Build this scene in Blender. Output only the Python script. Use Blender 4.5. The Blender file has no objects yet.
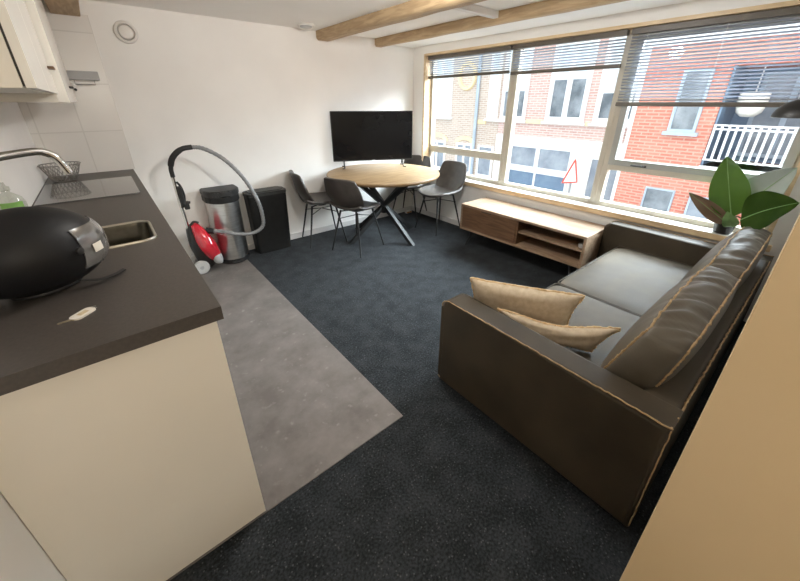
import bpy, bmesh, math, random
from mathutils import Vector, Matrix
S = bpy.context.scene
COL = S.collection
rnd = random.Random(7)
PI = math.pi
R = math.radians

# ------------------------------------------------------------------ materials
def srgb(r, g, b):
    f = lambda c: (c/255/12.92) if c/255 <= .04045 else ((c/255+.055)/1.055)**2.4
    return (f(r), f(g), f(b), 1)

def base_mat(name, col=(.8,.8,.8,1), rough=.5, metal=0.0, spec=.5, coat=0.0):
    m = bpy.data.materials.new(name); m.use_nodes = True
    b = m.node_tree.nodes['Principled BSDF']
    b.inputs['Base Color'].default_value = col
    b.inputs['Roughness'].default_value = rough
    b.inputs['Metallic'].default_value = metal
    b.inputs['Specular IOR Level'].default_value = spec
    b.inputs['Coat Weight'].default_value = coat
    return m, b, m.node_tree

def coords(nt, scale=(1,1,1), rot=(0,0,0)):
    tc = nt.nodes.new('ShaderNodeTexCoord'); mp = nt.nodes.new('ShaderNodeMapping')
    mp.inputs['Scale'].default_value = scale; mp.inputs['Rotation'].default_value = rot
    nt.links.new(tc.outputs['Object'], mp.inputs['Vector']); return mp.outputs['Vector']

def noise_mat(name, c1, c2, scale=10, rough=.5, metal=0, bump=0.0, bscale=None, stretch=(1,1,1),
              detail=4, lo=.35, hi=.65, spec=.5, coat=0.0, rough2=None, dist=.002):
    m, b, nt = base_mat(name, c1, rough, metal, spec, coat)
    v = coords(nt, stretch)
    n = nt.nodes.new('ShaderNodeTexNoise'); n.inputs['Scale'].default_value = scale
    n.inputs['Detail'].default_value = detail
    nt.links.new(v, n.inputs['Vector'])
    cr = nt.nodes.new('ShaderNodeValToRGB')
    cr.color_ramp.elements[0].position = lo; cr.color_ramp.elements[0].color = c1
    cr.color_ramp.elements[1].position = hi; cr.color_ramp.elements[1].color = c2
    nt.links.new(n.outputs['Fac'], cr.inputs['Fac'])
    nt.links.new(cr.outputs['Color'], b.inputs['Base Color'])
    if rough2 is not None:
        mr = nt.nodes.new('ShaderNodeMapRange'); mr.inputs['To Min'].default_value = rough
        mr.inputs['To Max'].default_value = rough2
        mr.inputs['From Min'].default_value = lo; mr.inputs['From Max'].default_value = hi
        nt.links.new(n.outputs['Fac'], mr.inputs['Value']); nt.links.new(mr.outputs['Result'], b.inputs['Roughness'])
    if bump:
        n2 = nt.nodes.new('ShaderNodeTexNoise'); n2.inputs['Scale'].default_value = bscale or scale*4
        n2.inputs['Detail'].default_value = 3
        nt.links.new(v, n2.inputs['Vector'])
        bp = nt.nodes.new('ShaderNodeBump'); bp.inputs['Strength'].default_value = bump
        bp.inputs['Distance'].default_value = dist
        nt.links.new(n2.outputs['Fac'], bp.inputs['Height']); nt.links.new(bp.outputs['Normal'], b.inputs['Normal'])
    return m

def brick_mat(name, c1, c2, mortar, rot, scale=1.0, w=.22, h=.065, ms=.012, rough=.8, offset=.5):
    m, b, nt = base_mat(name, c1, rough)
    tc = nt.nodes.new('ShaderNodeTexCoord'); sp_ = nt.nodes.new('ShaderNodeSeparateXYZ'); cb = nt.nodes.new('ShaderNodeCombineXYZ')
    nt.links.new(tc.outputs['Object'], sp_.inputs[0])
    ax, ou, ov = rot                       # which axis runs along the courses, and the offsets of the grid
    for k, (src, off) in enumerate(((ax, ou), ('Z', ov))):
        ad = nt.nodes.new('ShaderNodeMath'); ad.operation = 'ADD'; ad.inputs[1].default_value = off
        nt.links.new(sp_.outputs[src], ad.inputs[0]); nt.links.new(ad.outputs[0], cb.inputs[k])
    v = cb.outputs[0]
    t = nt.nodes.new('ShaderNodeTexBrick')
    t.inputs['Scale'].default_value = scale
    t.inputs['Brick Width'].default_value = w; t.inputs['Row Height'].default_value = h
    t.inputs['Mortar Size'].default_value = ms; t.offset = offset
    t.inputs['Color1'].default_value = c1; t.inputs['Color2'].default_value = c2; t.inputs['Mortar'].default_value = mortar
    nt.links.new(v, t.inputs['Vector']); nt.links.new(t.outputs['Color'], b.inputs['Base Color'])
    bp = nt.nodes.new('ShaderNodeBump'); bp.inputs['Strength'].default_value = .4; bp.invert = True
    bp.inputs['Distance'].default_value = .004
    nt.links.new(t.outputs['Fac'], bp.inputs['Height']); nt.links.new(bp.outputs['Normal'], b.inputs['Normal'])
    return m

def wood_mat(name, c1, c2, stretch=(1,1,1), rough=.45, scale=6, bump=.1):
    m, b, nt = base_mat(name, c1, rough)
    v = coords(nt, stretch)
    n = nt.nodes.new('ShaderNodeTexNoise'); n.inputs['Scale'].default_value = scale
    n.inputs['Detail'].default_value = 6; n.inputs['Distortion'].default_value = .6
    nt.links.new(v, n.inputs['Vector'])
    cr = nt.nodes.new('ShaderNodeValToRGB')
    e = cr.color_ramp.elements
    e[0].position = .32; e[0].color = c1; e[1].position = .62; e[1].color = c2
    x = e.new(.47); x.color = tuple((a*.6+b_*.4) for a, b_ in zip(c1, c2))
    nt.links.new(n.outputs['Fac'], cr.inputs['Fac']); nt.links.new(cr.outputs['Color'], b.inputs['Base Color'])
    bp = nt.nodes.new('ShaderNodeBump'); bp.inputs['Strength'].default_value = bump; bp.inputs['Distance'].default_value = .001
    nt.links.new(n.outputs['Fac'], bp.inputs['Height']); nt.links.new(bp.outputs['Normal'], b.inputs['Normal'])
    return m

def glass_mat(name, tint=(1,1,1,1), refl=.06, rough=.0):
    m = bpy.data.materials.new(name); m.use_nodes = True; nt = m.node_tree
    for n in list(nt.nodes): nt.nodes.remove(n)
    o = nt.nodes.new('ShaderNodeOutputMaterial'); mx = nt.nodes.new('ShaderNodeMixShader')
    t = nt.nodes.new('ShaderNodeBsdfTransparent'); g = nt.nodes.new('ShaderNodeBsdfGlossy')
    t.inputs['Color'].default_value = tint; g.inputs['Roughness'].default_value = rough
    mx.inputs['Fac'].default_value = refl
    nt.links.new(t.outputs[0], mx.inputs[1]); nt.links.new(g.outputs[0], mx.inputs[2])
    nt.links.new(mx.outputs[0], o.inputs[0]); return m

def carpet_mat():
    m, b, nt = base_mat('carpet', (.05,.05,.06,1), .85, 0, .15)
    v = coords(nt)
    big = nt.nodes.new('ShaderNodeTexNoise'); big.inputs['Scale'].default_value = 9; big.inputs['Detail'].default_value = 6
    fine = nt.nodes.new('ShaderNodeTexNoise'); fine.inputs['Scale'].default_value = 110; fine.inputs['Detail'].default_value = 2
    vor = nt.nodes.new('ShaderNodeTexVoronoi'); vor.inputs['Scale'].default_value = 60
    for n in (big, fine, vor): nt.links.new(v, n.inputs['Vector'])
    cr = nt.nodes.new('ShaderNodeValToRGB'); e = cr.color_ramp.elements
    e[0].position = .40; e[0].color = (.0095,.0112,.013,1); e[1].position = .66; e[1].position = .62; e[1].color = (.034,.039,.044,1)
    mx = nt.nodes.new('ShaderNodeMix'); mx.data_type = 'FLOAT'; mx.inputs[0].default_value = .62
    nt.links.new(big.outputs['Fac'], mx.inputs[2]); nt.links.new(fine.outputs['Fac'], mx.inputs[3])
    nt.links.new(mx.outputs[0], cr.inputs['Fac'])
    # light flecks
    lt = nt.nodes.new('ShaderNodeMath'); lt.operation = 'LESS_THAN'; lt.inputs[1].default_value = .17
    nt.links.new(vor.outputs['Distance'], lt.inputs[0])
    sc = nt.nodes.new('ShaderNodeMath'); sc.operation = 'MULTIPLY'; sc.inputs[1].default_value = .4
    nt.links.new(lt.outputs[0], sc.inputs[0])
    m2 = nt.nodes.new('ShaderNodeMix'); m2.data_type = 'RGBA'
    nt.links.new(sc.outputs[0], m2.inputs[0]); nt.links.new(cr.outputs['Color'], m2.inputs[6])
    m2.inputs[7].default_value = (.13,.14,.15,1)
    nt.links.new(m2.outputs[2], b.inputs['Base Color'])
    bp = nt.nodes.new('ShaderNodeBump'); bp.inputs['Strength'].default_value = .5; bp.inputs['Distance'].default_value = .003
    nt.links.new(fine.outputs['Fac'], bp.inputs['Height']); nt.links.new(bp.outputs['Normal'], b.inputs['Normal'])
    b.inputs['Sheen Weight'].default_value = .05
    return m

def vinyl_mat():
    m, b, nt = base_mat('vinyl', (.2,.18,.17,1), .42, 0, .4)
    v = coords(nt)
    n1 = nt.nodes.new('ShaderNodeTexNoise'); n1.inputs['Scale'].default_value = 5; n1.inputs['Detail'].default_value = 8
    n1.inputs['Roughness'].default_value = .65
    n2 = nt.nodes.new('ShaderNodeTexNoise'); n2.inputs['Scale'].default_value = 22; n2.inputs['Detail'].default_value = 5
    for n in (n1, n2): nt.links.new(v, n.inputs['Vector'])
    cr = nt.nodes.new('ShaderNodeValToRGB'); e = cr.color_ramp.elements
    e[0].position = .35; e[0].color = (.125,.111,.102,1); e[1].position = .68; e[1].color = (.205,.186,.173,1)
    nt.links.new(n1.outputs['Fac'], cr.inputs['Fac'])
    c2 = nt.nodes.new('ShaderNodeValToRGB'); e = c2.color_ramp.elements
    e[0].position = .63; e[0].color = (0,0,0,1); e[1].position = .76; e[1].color = (.5,.5,.5,1)
    nt.links.new(n2.outputs['Fac'], c2.inputs['Fac'])
    mx = nt.nodes.new('ShaderNodeMix'); mx.data_type = 'RGBA'
    nt.links.new(c2.outputs['Color'], mx.inputs[0]); nt.links.new(cr.outputs['Color'], mx.inputs[6])
    mx.inputs[7].default_value = (.36,.34,.32,1)
    nt.links.new(mx.outputs[2], b.inputs['Base Color'])
    return m

M = {}
M['wall'] = noise_mat('wall_plaster', (.82,.80,.77,1), (.85,.83,.80,1), 3, .7, bump=.12, bscale=60, spec=.25)
M['ceiling'] = noise_mat('ceiling_paint', (.87,.855,.83,1), (.89,.875,.85,1), 3, .8, bump=.06, bscale=60, spec=.2)
M['jamb'] = noise_mat('jamb_paint', (.60,.46,.275,1), (.62,.48,.295,1), 3, .6, bump=.08, bscale=60, spec=.3)
M['baseboard'] = noise_mat('baseboard_paint', (.62,.60,.58,1), (.66,.64,.62,1), 6, .45)
M['carpet'] = carpet_mat()
M['vinyl'] = vinyl_mat()
M['tile'] = brick_mat('wall_tile', (.74,.71,.67,1), (.76,.73,.69,1), (.66,.63,.59,1), ('X',.099+.239*4,-1.24+.325*6), 1, .239, .325, .004, .25, 0.0)
M['beam'] = wood_mat('beam_wood', (.36,.245,.135,1), (.50,.36,.21,1), (8,1,8), .6, 5)
M['lining'] = wood_mat('lining_wood', (.62,.45,.26,1), (.74,.57,.36,1), (6,1,6), .4, 5)
M['frame'] = noise_mat('window_frame_paint', (.50,.46,.38,1), (.53,.49,.41,1), 5, .4)
M['sash'] = noise_mat('sash_paint', (.36,.37,.35,1), (.39,.40,.38,1), 5, .35)
M['sill'] = noise_mat('sill_paint', (.80,.77,.72,1), (.84,.82,.78,1), 5, .35)
M['glass'] = glass_mat('window_glass', (.97,.985,.985,1), .02)
M['slat'] = noise_mat('blind_slat', (.30,.33,.38,1), (.33,.36,.41,1), 5, .5)
M['blindrail'] = noise_mat('blind_rail', (.12,.105,.09,1), (.14,.125,.105,1), 5, .4)
M['worktop'] = noise_mat('worktop_laminate', (.060,.052,.046,1), (.074,.064,.056,1), 120, .42, bump=.06, bscale=400, spec=.45, dist=.0005)
M['cab'] = noise_mat('cabinet_laminate', (.76,.715,.625,1), (.78,.735,.645,1), 3, .35)
M['cabwhite'] = noise_mat('cabinet_white', (.78,.75,.69,1), (.80,.77,.71,1), 3, .25)
M['dark'] = noise_mat('dark_gap', (.03,.028,.025,1), (.04,.036,.03,1), 8, .6)
M['steel'] = noise_mat('brushed_steel', (.50,.49,.47,1), (.62,.61,.59,1), 8, .28, 1.0, stretch=(1,1,14), rough2=.36)
M['chrome'] = noise_mat('chrome', (.62,.60,.57,1), (.66,.64,.61,1), 6, .16, 1.0)
M['sinksteel'] = noise_mat('sink_steel', (.17,.155,.12,1), (.22,.20,.16,1), 30, .34, 1.0)
M['sinkrim'] = noise_mat('sink_rim_steel', (.55,.52,.45,1), (.60,.57,.50,1), 30, .3, 1.0)
M['hobglass'] = noise_mat('hob_glass', (.085,.083,.08,1), (.095,.092,.088,1), 5, .10, coat=.4)
M['blackgloss'] = noise_mat('black_gloss', (.006,.006,.006,1), (.009,.009,.009,1), 5, .12, coat=.5)
M['blackmatt'] = noise_mat('black_matt', (.012,.012,.012,1), (.018,.018,.018,1), 40, .55, bump=.05, bscale=200)
M['helmet'] = noise_mat('helmet_shell', (.007,.007,.008,1), (.009,.009,.010,1), 12, .5, spec=.3)
M['visor'] = noise_mat('visor_smoke', (.10,.095,.09,1), (.15,.145,.14,1), 12, .12, coat=1.0)
M['binblack'] = noise_mat('bin_black', (.010,.010,.0095,1), (.014,.014,.0135,1), 20, .5, spec=.3)
M['bingrey'] = noise_mat('bin_lid', (.026,.026,.025,1), (.036,.036,.035,1), 10, .5, spec=.35)
M['red'] = noise_mat('vacuum_red', (.50,.010,.025,1), (.60,.016,.035,1), 4, .15, coat=1.0)
M['greyplastic'] = noise_mat('grey_plastic', (.34,.34,.34,1), (.42,.42,.42,1), 6, .35)
M['wheel'] = noise_mat('wheel_plastic', (.50,.49,.47,1), (.56,.55,.53,1), 6, .4)
M['hose'] = noise_mat('hose_grey', (.20,.205,.21,1), (.27,.275,.28,1), 8, .4)
M['tablewood'] = wood_mat('table_wood', (.25,.16,.078,1), (.37,.25,.135,1), (1,9,1), .48, 4)
M['tableedge'] = wood_mat('table_edge_wood', (.20,.12,.05,1), (.29,.185,.09,1), (1,1,9), .45, 5)
M['tvscreen'] = noise_mat('tv_screen', (.006,.006,.007,1), (.008,.008,.009,1), 3, .16, spec=.25)
M['chair'] = noise_mat('chair_leather', (.040,.033,.028,1), (.064,.055,.048,1), 14, .34, bump=.25, bscale=90, rough2=.46, spec=.7)
M['media'] = wood_mat('media_wood_light', (.24,.155,.095,1), (.37,.26,.175,1), (9,1,9), .5, 4)
M['mediadark'] = wood_mat('media_wood_dark', (.10,.050,.023,1), (.17,.092,.045,1), (9,1,9), .42, 5)
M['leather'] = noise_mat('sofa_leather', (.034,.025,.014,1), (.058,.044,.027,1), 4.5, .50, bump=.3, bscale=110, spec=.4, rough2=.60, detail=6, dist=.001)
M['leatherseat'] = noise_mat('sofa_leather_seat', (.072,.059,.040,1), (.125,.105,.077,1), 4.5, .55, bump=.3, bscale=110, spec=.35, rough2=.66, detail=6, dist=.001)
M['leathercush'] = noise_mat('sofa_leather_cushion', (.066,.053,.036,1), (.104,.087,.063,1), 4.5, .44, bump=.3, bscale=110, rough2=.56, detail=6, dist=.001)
M['seam'] = noise_mat('tan_seam', (.30,.19,.085,1), (.44,.30,.15,1), 60, .7, bump=.4, bscale=200)
M['linen'] = noise_mat('pillow_linen', (.52,.42,.30,1), (.62,.52,.385,1), 40, .9, bump=.35, bscale=260, spec=.1)
M['linenedge'] = noise_mat('pillow_fringe', (.62,.42,.22,1), (.74,.56,.34,1), 80, .9, bump=.5, bscale=200, spec=.1)
M['leaf'] = noise_mat('leaf_green', (.050,.125,.010,1), (.080,.180,.020,1), 5, .38, stretch=(1,1,1), spec=.4)
M['leafdark'] = noise_mat('leaf_dark', (.014,.040,.002,1), (.030,.066,.004,1), 6, .6, spec=.1)
M['leafpale'] = noise_mat('leaf_pale', (.34,.40,.36,1), (.46,.51,.48,1), 6, .25, spec=.6)
M['leafbrown'] = noise_mat('leaf_back', (.17,.11,.07,1), (.25,.18,.12,1), 6, .5)
M['leaflight'] = noise_mat('leaf_light', (.16,.30,.10,1), (.24,.40,.16,1), 16, .5)
M['stem'] = noise_mat('stem', (.07,.06,.02,1), (.11,.10,.04,1), 10, .5)
M['pot'] = noise_mat('pot_dark', (.02,.018,.016,1), (.03,.027,.024,1), 10, .5)
M['soil'] = noise_mat('soil', (.02,.014,.01,1), (.04,.03,.02,1), 60, .9, bump=.8)
M['lampblack'] = noise_mat('lamp_black', (.010,.010,.010,1), (.014,.014,.014,1), 10, .45)
M['valve'] = noise_mat('valve_white', (.72,.69,.65,1), (.75,.72,.68,1), 10, .35)
M['keywhite'] = noise_mat('tag_white', (.78,.74,.66,1), (.82,.78,.70,1), 10, .35)
M['keymetal'] = noise_mat('key_metal', (.45,.38,.27,1), (.52,.45,.33,1), 40, .4, .8)
M['paper'] = noise_mat('tag_paper', (.55,.44,.26,1), (.66,.56,.38,1), 120, .6)
M['clear'] = glass_mat('clear_plastic', (.86,.88,.84,1), .14, .08)
M['greenlabel'] = noise_mat('green_label', (.20,.42,.10,1), (.26,.50,.14,1), 30, .4)
M['orange'] = noise_mat('orange_plastic', (.62,.25,.06,1), (.70,.32,.10,1), 10, .5)
M['wire'] = noise_mat('basket_wire', (.30,.29,.27,1), (.36,.35,.33,1), 6, .3, .9)
# outside
M['brickbrown'] = brick_mat('brick_brown', (.46,.34,.27,1), (.56,.44,.36,1), (.62,.56,.50,1), ('Y',20,20))
M['brickpink'] = brick_mat('brick_pink', (.50,.30,.26,1), (.60,.40,.35,1), (.64,.55,.51,1), ('Y',20,20))
M['brickorange'] = brick_mat('brick_orange', (.54,.165,.115,1), (.60,.23,.165,1), (.58,.34,.27,1), ('Y',20,20))
M['owhite'] = noise_mat('outside_white', (.80,.80,.80,1), (.84,.84,.84,1), 2, .6)
M['ocream'] = noise_mat('outside_cream', (.80,.62,.36,1), (.85,.68,.42,1), 4, .6)
M['oblue'] = noise_mat('outside_blue', (.14,.21,.31,1), (.17,.25,.35,1), 4, .5)
M['opale'] = noise_mat('outside_pale_blue', (.38,.46,.55,1), (.44,.52,.61,1), 4, .5)
M['opane'] = noise_mat('outside_pane', (.10,.12,.14,1), (.30,.33,.36,1), 2.2, .12)
M['opaneb'] = noise_mat('outside_pane_blue', (.20,.23,.28,1), (.34,.38,.43,1), 2.2, .15)
M['curtain'] = noise_mat('outside_curtain', (.62,.68,.72,1), (.72,.78,.82,1), 3, .7)
M['asphalt'] = noise_mat('street_paving', (.22,.20,.19,1), (.30,.28,.27,1), 8, .9, bump=.4)
M['signred'] = noise_mat('sign_red', (.75,.06,.03,1), (.8,.09,.05,1), 6, .4)

# ------------------------------------------------------------------ mesh helpers
def box(bm, x0, x1, y0, y1, z0, z1, bev=0, seg=2):
    x0, x1 = sorted((x0, x1)); y0, y1 = sorted((y0, y1)); z0, z1 = sorted((z0, z1))
    vs = [bm.verts.new(p) for p in ((x0,y0,z0),(x1,y0,z0),(x1,y1,z0),(x0,y1,z0),(x0,y0,z1),(x1,y0,z1),(x1,y1,z1),(x0,y1,z1))]
    fs = [bm.faces.new([vs[i] for i in f]) for f in ((0,3,2,1),(4,5,6,7),(0,1,5,4),(1,2,6,5),(2,3,7,6),(3,0,4,7))]
    if bev:
        es = {e for f in fs for e in f.edges}
        bmesh.ops.bevel(bm, geom=list(es), offset=bev, segments=seg, profile=.5, affect='EDGES')
    return vs

def frames(pts, closed=False):
    P = [Vector(p) for p in pts]; n = len(P); out = []
    T = []
    for i in range(n):
        a = P[(i-1) % n] if (closed or i > 0) else P[i]; b = P[(i+1) % n] if (closed or i < n-1) else P[i]
        t = (b-a); T.append(t.normalized() if t.length > 1e-9 else Vector((0,0,1)))
    ref = Vector((0,0,1)) if abs(T[0].z) < .9 else Vector((1,0,0))
    N = T[0].cross(ref).normalized()
    for i in range(n):
        N = (N - T[i]*N.dot(T[i]))
        N = N.normalized() if N.length > 1e-9 else T[i].orthogonal().normalized()
        out.append((P[i], N, T[i].cross(N)))
    return out

def tube(bm, pts, r, seg=8, closed=False, r2=None, cap=True):
    fr = frames(pts, closed); n = len(fr); rings = []
    for i, (p, a, b) in enumerate(fr):
        rr = r[i] if isinstance(r, (list, tuple)) else (r if r2 is None else r + (r2-r)*i/(n-1))
        rings.append([bm.verts.new(p + a*math.cos(2*PI*k/seg)*rr + b*math.sin(2*PI*k/seg)*rr) for k in range(seg)])
    m = n if closed else n-1
    for i in range(m):
        A, B = rings[i], rings[(i+1) % n]
        for k in range(seg):
            bm.faces.new((A[k], A[(k+1) % seg], B[(k+1) % seg], B[k]))
    if cap and not closed:
        bm.faces.new(rings[0][::-1]); bm.faces.new(rings[-1])

def smooth_pts(ctrl, n=8, closed=False):
    P = [Vector(p) for p in ctrl]; out = []; m = len(P)
    rng = m if closed else m-1
    for i in range(rng):
        p0 = P[(i-1) % m] if closed or i > 0 else P[0]*2-P[1]
        p1 = P[i]; p2 = P[(i+1) % m]
        p3 = P[(i+2) % m] if closed or i < m-2 else P[-1]*2-P[-2]
        for k in range(n):
            t = k/n
            out.append(.5*((2*p1)+(-p0+p2)*t+(2*p0-5*p1+4*p2-p3)*t*t+(-p0+3*p1-3*p2+p3)*t*t*t))
    if not closed: out.append(P[-1])
    return out

def lathe(bm, prof, c=(0,0,0), seg=32, axis='Z', sx=1, sy=1):
    c = Vector(c); rings = []
    for (r, z) in prof:
        ring = []
        for k in range(seg):
            a = 2*PI*k/seg; u, v = r*math.cos(a)*sx, r*math.sin(a)*sy
            p = {'Z': (u, v, z), 'Y': (u, z, v), 'X': (z, u, v)}[axis]
            ring.append(bm.verts.new(c+Vector(p)))
        rings.append(ring)
    for A, B in zip(rings, rings[1:]):
        for k in range(seg): bm.faces.new((A[k], A[(k+1) % seg], B[(k+1) % seg], B[k]))
    for r_ in (rings[0], rings[-1]):
        bm.faces.new(r_)
    bmesh.ops.remove_doubles(bm, verts=[v for r_ in rings for v in r_], dist=1e-6)

def prism(bm, poly, z0, z1, axis='Z', bev=0):
    def mp(u, v, w): return {'Z': (u, v, w), 'Y': (u, w, v), 'X': (w, u, v)}[axis]
    A = [bm.verts.new(mp(u, v, z0)) for u, v in poly]; B = [bm.verts.new(mp(u, v, z1)) for u, v in poly]
    fs = [bm.faces.new(A[::-1]), bm.faces.new(B)]
    n = len(poly)
    for i in range(n): fs.append(bm.faces.new((A[i], A[(i+1) % n], B[(i+1) % n], B[i])))
    if bev:
        bmesh.ops.bevel(bm, geom=list({e for f in fs for e in f.edges}), offset=bev, segments=2, profile=.5, affect='EDGES')

def rrect(x0, x1, y0, y1, r, n=5):
    out = []
    for cx, cy, a0 in ((x1-r, y1-r, 0), (x0+r, y1-r, 90), (x0+r, y0+r, 180), (x1-r, y0+r, 270)):
        for k in range(n+1):
            a = R(a0+90*k/n); out.append((cx+r*math.cos(a), cy+r*math.sin(a)))
    return out

def grid_surface(bm, rows, thick=None):
    """rows of points -> quad sheet; thick: offsets along normals giving real thickness"""
    V = [[bm.verts.new(p) for p in r] for r in rows]
    fs = []
    for i in range(len(V)-1):
        for j in range(len(V[0])-1):
            fs.append(bm.faces.new((V[i][j], V[i][j+1], V[i+1][j+1], V[i+1][j])))
    if thick:
        bmesh.ops.recalc_face_normals(bm, faces=fs)
        bmesh.ops.solidify(bm, geom=fs, thickness=thick)

def cube_sphere(n):
    """unit cube surface grid points & quads"""
    idx = {}; pts = []; quads = []
    def gid(p):
        k = tuple(round(c*1000) for c in p)
        if k not in idx: idx[k] = len(pts); pts.append(p)
        return idx[k]
    L = [-1+2*i/n for i in range(n+1)]
    for ax in range(3):
        for s in (-1, 1):
            for i in range(n):
                for j in range(n):
                    q = []
                    for a, b in ((i,j),(i+1,j),(i+1,j+1),(i,j+1)):
                        p = [0,0,0]; p[ax] = s; p[(ax+1) % 3] = L[a]; p[(ax+2) % 3] = L[b]; q.append(gid(tuple(p)))
                    quads.append(q if s > 0 else q[::-1])
    return pts, quads

def add_map(bm, n, f):
    pts, quads = cube_sphere(n)
    V = [bm.verts.new(f(*p)) for p in pts]
    for q in quads: bm.faces.new([V[i] for i in q])

def lp(u, v, w, p=9):
    s = (abs(u)**p+abs(v)**p+abs(w)**p)**(1/p)
    return u/s, v/s, w/s

# ------------------------------------------------------------------ object helpers
def link(name, bm, mat, smooth=True, ang=40):
    bmesh.ops.recalc_face_normals(bm, faces=bm.faces)
    me = bpy.data.meshes.new(name); bm.to_mesh(me); bm.free()
    if smooth:
        for p in me.polygons: p.use_smooth = True
        me.set_sharp_from_angle(angle=R(ang))
    me.materials.append(mat)
    o = bpy.data.objects.new(name, me); COL.objects.link(o)
    if smooth and len(me.polygons) > 6:
        ar = sorted(p.area for p in me.polygons)
        if ar[-1] > 25*ar[len(ar)//2]:        # large flat faces beside narrow bevels: keep the flats flat
            wn = o.modifiers.new('weighted_normals', 'WEIGHTED_NORMAL'); wn.keep_sharp = True; wn.weight = 100
    return o

def thing(name, label, cat, loc=(0,0,0), rotz=0, group=None):
    o = bpy.data.objects.new(name, None); COL.objects.link(o)
    o.location = loc; o.rotation_euler = (0,0,rotz); o.empty_display_size = .1
    o['label'] = label; o['category'] = cat
    if group: o['group'] = group
    return o

def part(name, bm, mat, parent, world=True, label=None, smooth=True, ang=40):
    """bm in world coordinates (world=True) or in the parent's own"""
    if world:
        root = parent; Mx = Matrix.Identity(4)
        chain = []
        while root is not None: chain.append(root); root = root.parent
        for r_ in reversed(chain): Mx = Mx @ Matrix.LocRotScale(r_.location, r_.rotation_euler, r_.scale)
        bm.transform(Mx.inverted())
    o = link(name, bm, mat, smooth, ang); o.parent = parent
    if label: o['label'] = label
    return o

def single(name, bm, mat, label, cat, group=None, smooth=True, ang=40):
    vs = [v.co for v in bm.verts]
    c = Vector(((min(v.x for v in vs)+max(v.x for v in vs))/2, (min(v.y for v in vs)+max(v.y for v in vs))/2, min(v.z for v in vs)))
    bm.transform(Matrix.Translation(-c))
    o = link(name, bm, mat, smooth, ang); o.location = c
    o['label'] = label; o['category'] = cat
    if group: o['group'] = group
    return o

def struct(name, bm, mat, parent=None, smooth=False):
    o = link(name, bm, mat, smooth)
    if parent: o.parent = parent
    else: o['kind'] = 'structure'
    return o

def copy_tree(o, parent=None, label=None):
    c = o.copy(); COL.objects.link(c)
    if parent: c.parent = parent
    if label: c['label'] = label
    for ch in [x for x in bpy.data.objects if x.parent == o]:
        copy_tree(ch, c)
    return c

B = bmesh.new
def bx(*a, **k):
    b = B(); box(b, *a, **k); return b

# ------------------------------------------------------------------ room
XL, XW, YB, YN, ZC = -.382, 3.21, 3.60, -.006, 2.093
YE = .925            # near end of counter / vinyl
XR = .70             # corner of the near wall
ZT, ZS = 1.968, .585 # window opening top, sill
YW0, YW1 = .055, 3.405
XG = 3.335

b = B(); box(b, -1.0, 3.6, -1.9, 3.8, -.12, 0); struct('floor', b, M['carpet'])
b = B(); box(b, XL, .80, YE+.014, YB, 0, .004); o = struct('floor', b, M['vinyl'])
b = B(); box(b, -1.0, 3.6, -1.9, 3.8, ZC, ZC+.15); struct('ceiling', b, M['ceiling'])
b = B(); box(b, 2.72, XW, -.13, YB, 2.05, ZC); struct('trim_1', b, M['ceiling'])
b = B(); box(b, -1.0, 3.6, YB, YB+.2, 0, ZC); struct('wall_back', b, M['wall'])
b = B(); box(b, XL-.2, XL, -1.9, YB, 0, ZC); struct('wall_left', b, M['wall'])
b = B(); box(b, XR, .88, -1.9, YN, 0, ZC); struct('wall_hall_side', b, M['jamb'])
YNW = -.13
b = B(); box(b, .88, XW, -1.9, YNW, 0, ZC); struct('wall_near', b, M['wall'])
b = B(); box(b, XL, XR, -1.9, -1.7, 0, ZC); struct('wall_hall', b, M['wall'])
# window wall with its opening
b = B()
for a in ((-1.9, YW0, 0, ZC), (YW1, YB, 0, ZC), (YW0, YW1, 0, ZS-.03), (YW0, YW1, ZT, ZC)):
    box(b, XW, 3.42, a[0], a[1], a[2], a[3])
struct('wall_right', b, M['wall'])
# outer masonry above the room keeps the roof line
b = B(); box(b, XW, 3.42, -1.9, 3.8, ZC, ZC+1.0); struct('wall_outer', b, M['brickbrown'])
# baseboards
b = B(); box(b, .80, XW, YB-.014, YB, 0, .065, bev=.003); struct('baseboard_back', b, M['baseboard'])
b = B(); box(b, XW-.014, XW, .06, YB-.014, 0, .065, bev=.003); struct('baseboard_right', b, M['baseboard'])
# tiled splashback
b = B(); box(b, XL, .14, YB-.012, YB, .94, 2.0); struct('trim_2', b, M['tile'])
# window linings (wood)
b = B(); box(b, XW-.006, XG-.02, YW1-.022, YW1+.002, ZS, ZT); struct('trim_3', b, M['lining'])
b = B(); box(b, XW-.006, XG-.02, YW0-.002, YW0+.022, ZS, ZT); struct('trim_4', b, M['lining'])
b = B(); box(b, XW-.006, XG-.02, YW0+.022, YW1-.022, ZT-.022, ZT+.002); struct('trim_5', b, M['lining'])
b = B(); box(b, XW-.030, XW-.004, YW0-.03, YW1+.03, ZS-.048, ZS-.003, bev=.004); struct('trim_6', b, M['lining'])
b = B(); box(b, XW-.028, 3.42, YW0, YW1, ZS-.03, ZS, bev=.002); struct('trim_7', b, M['sill'])

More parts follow.
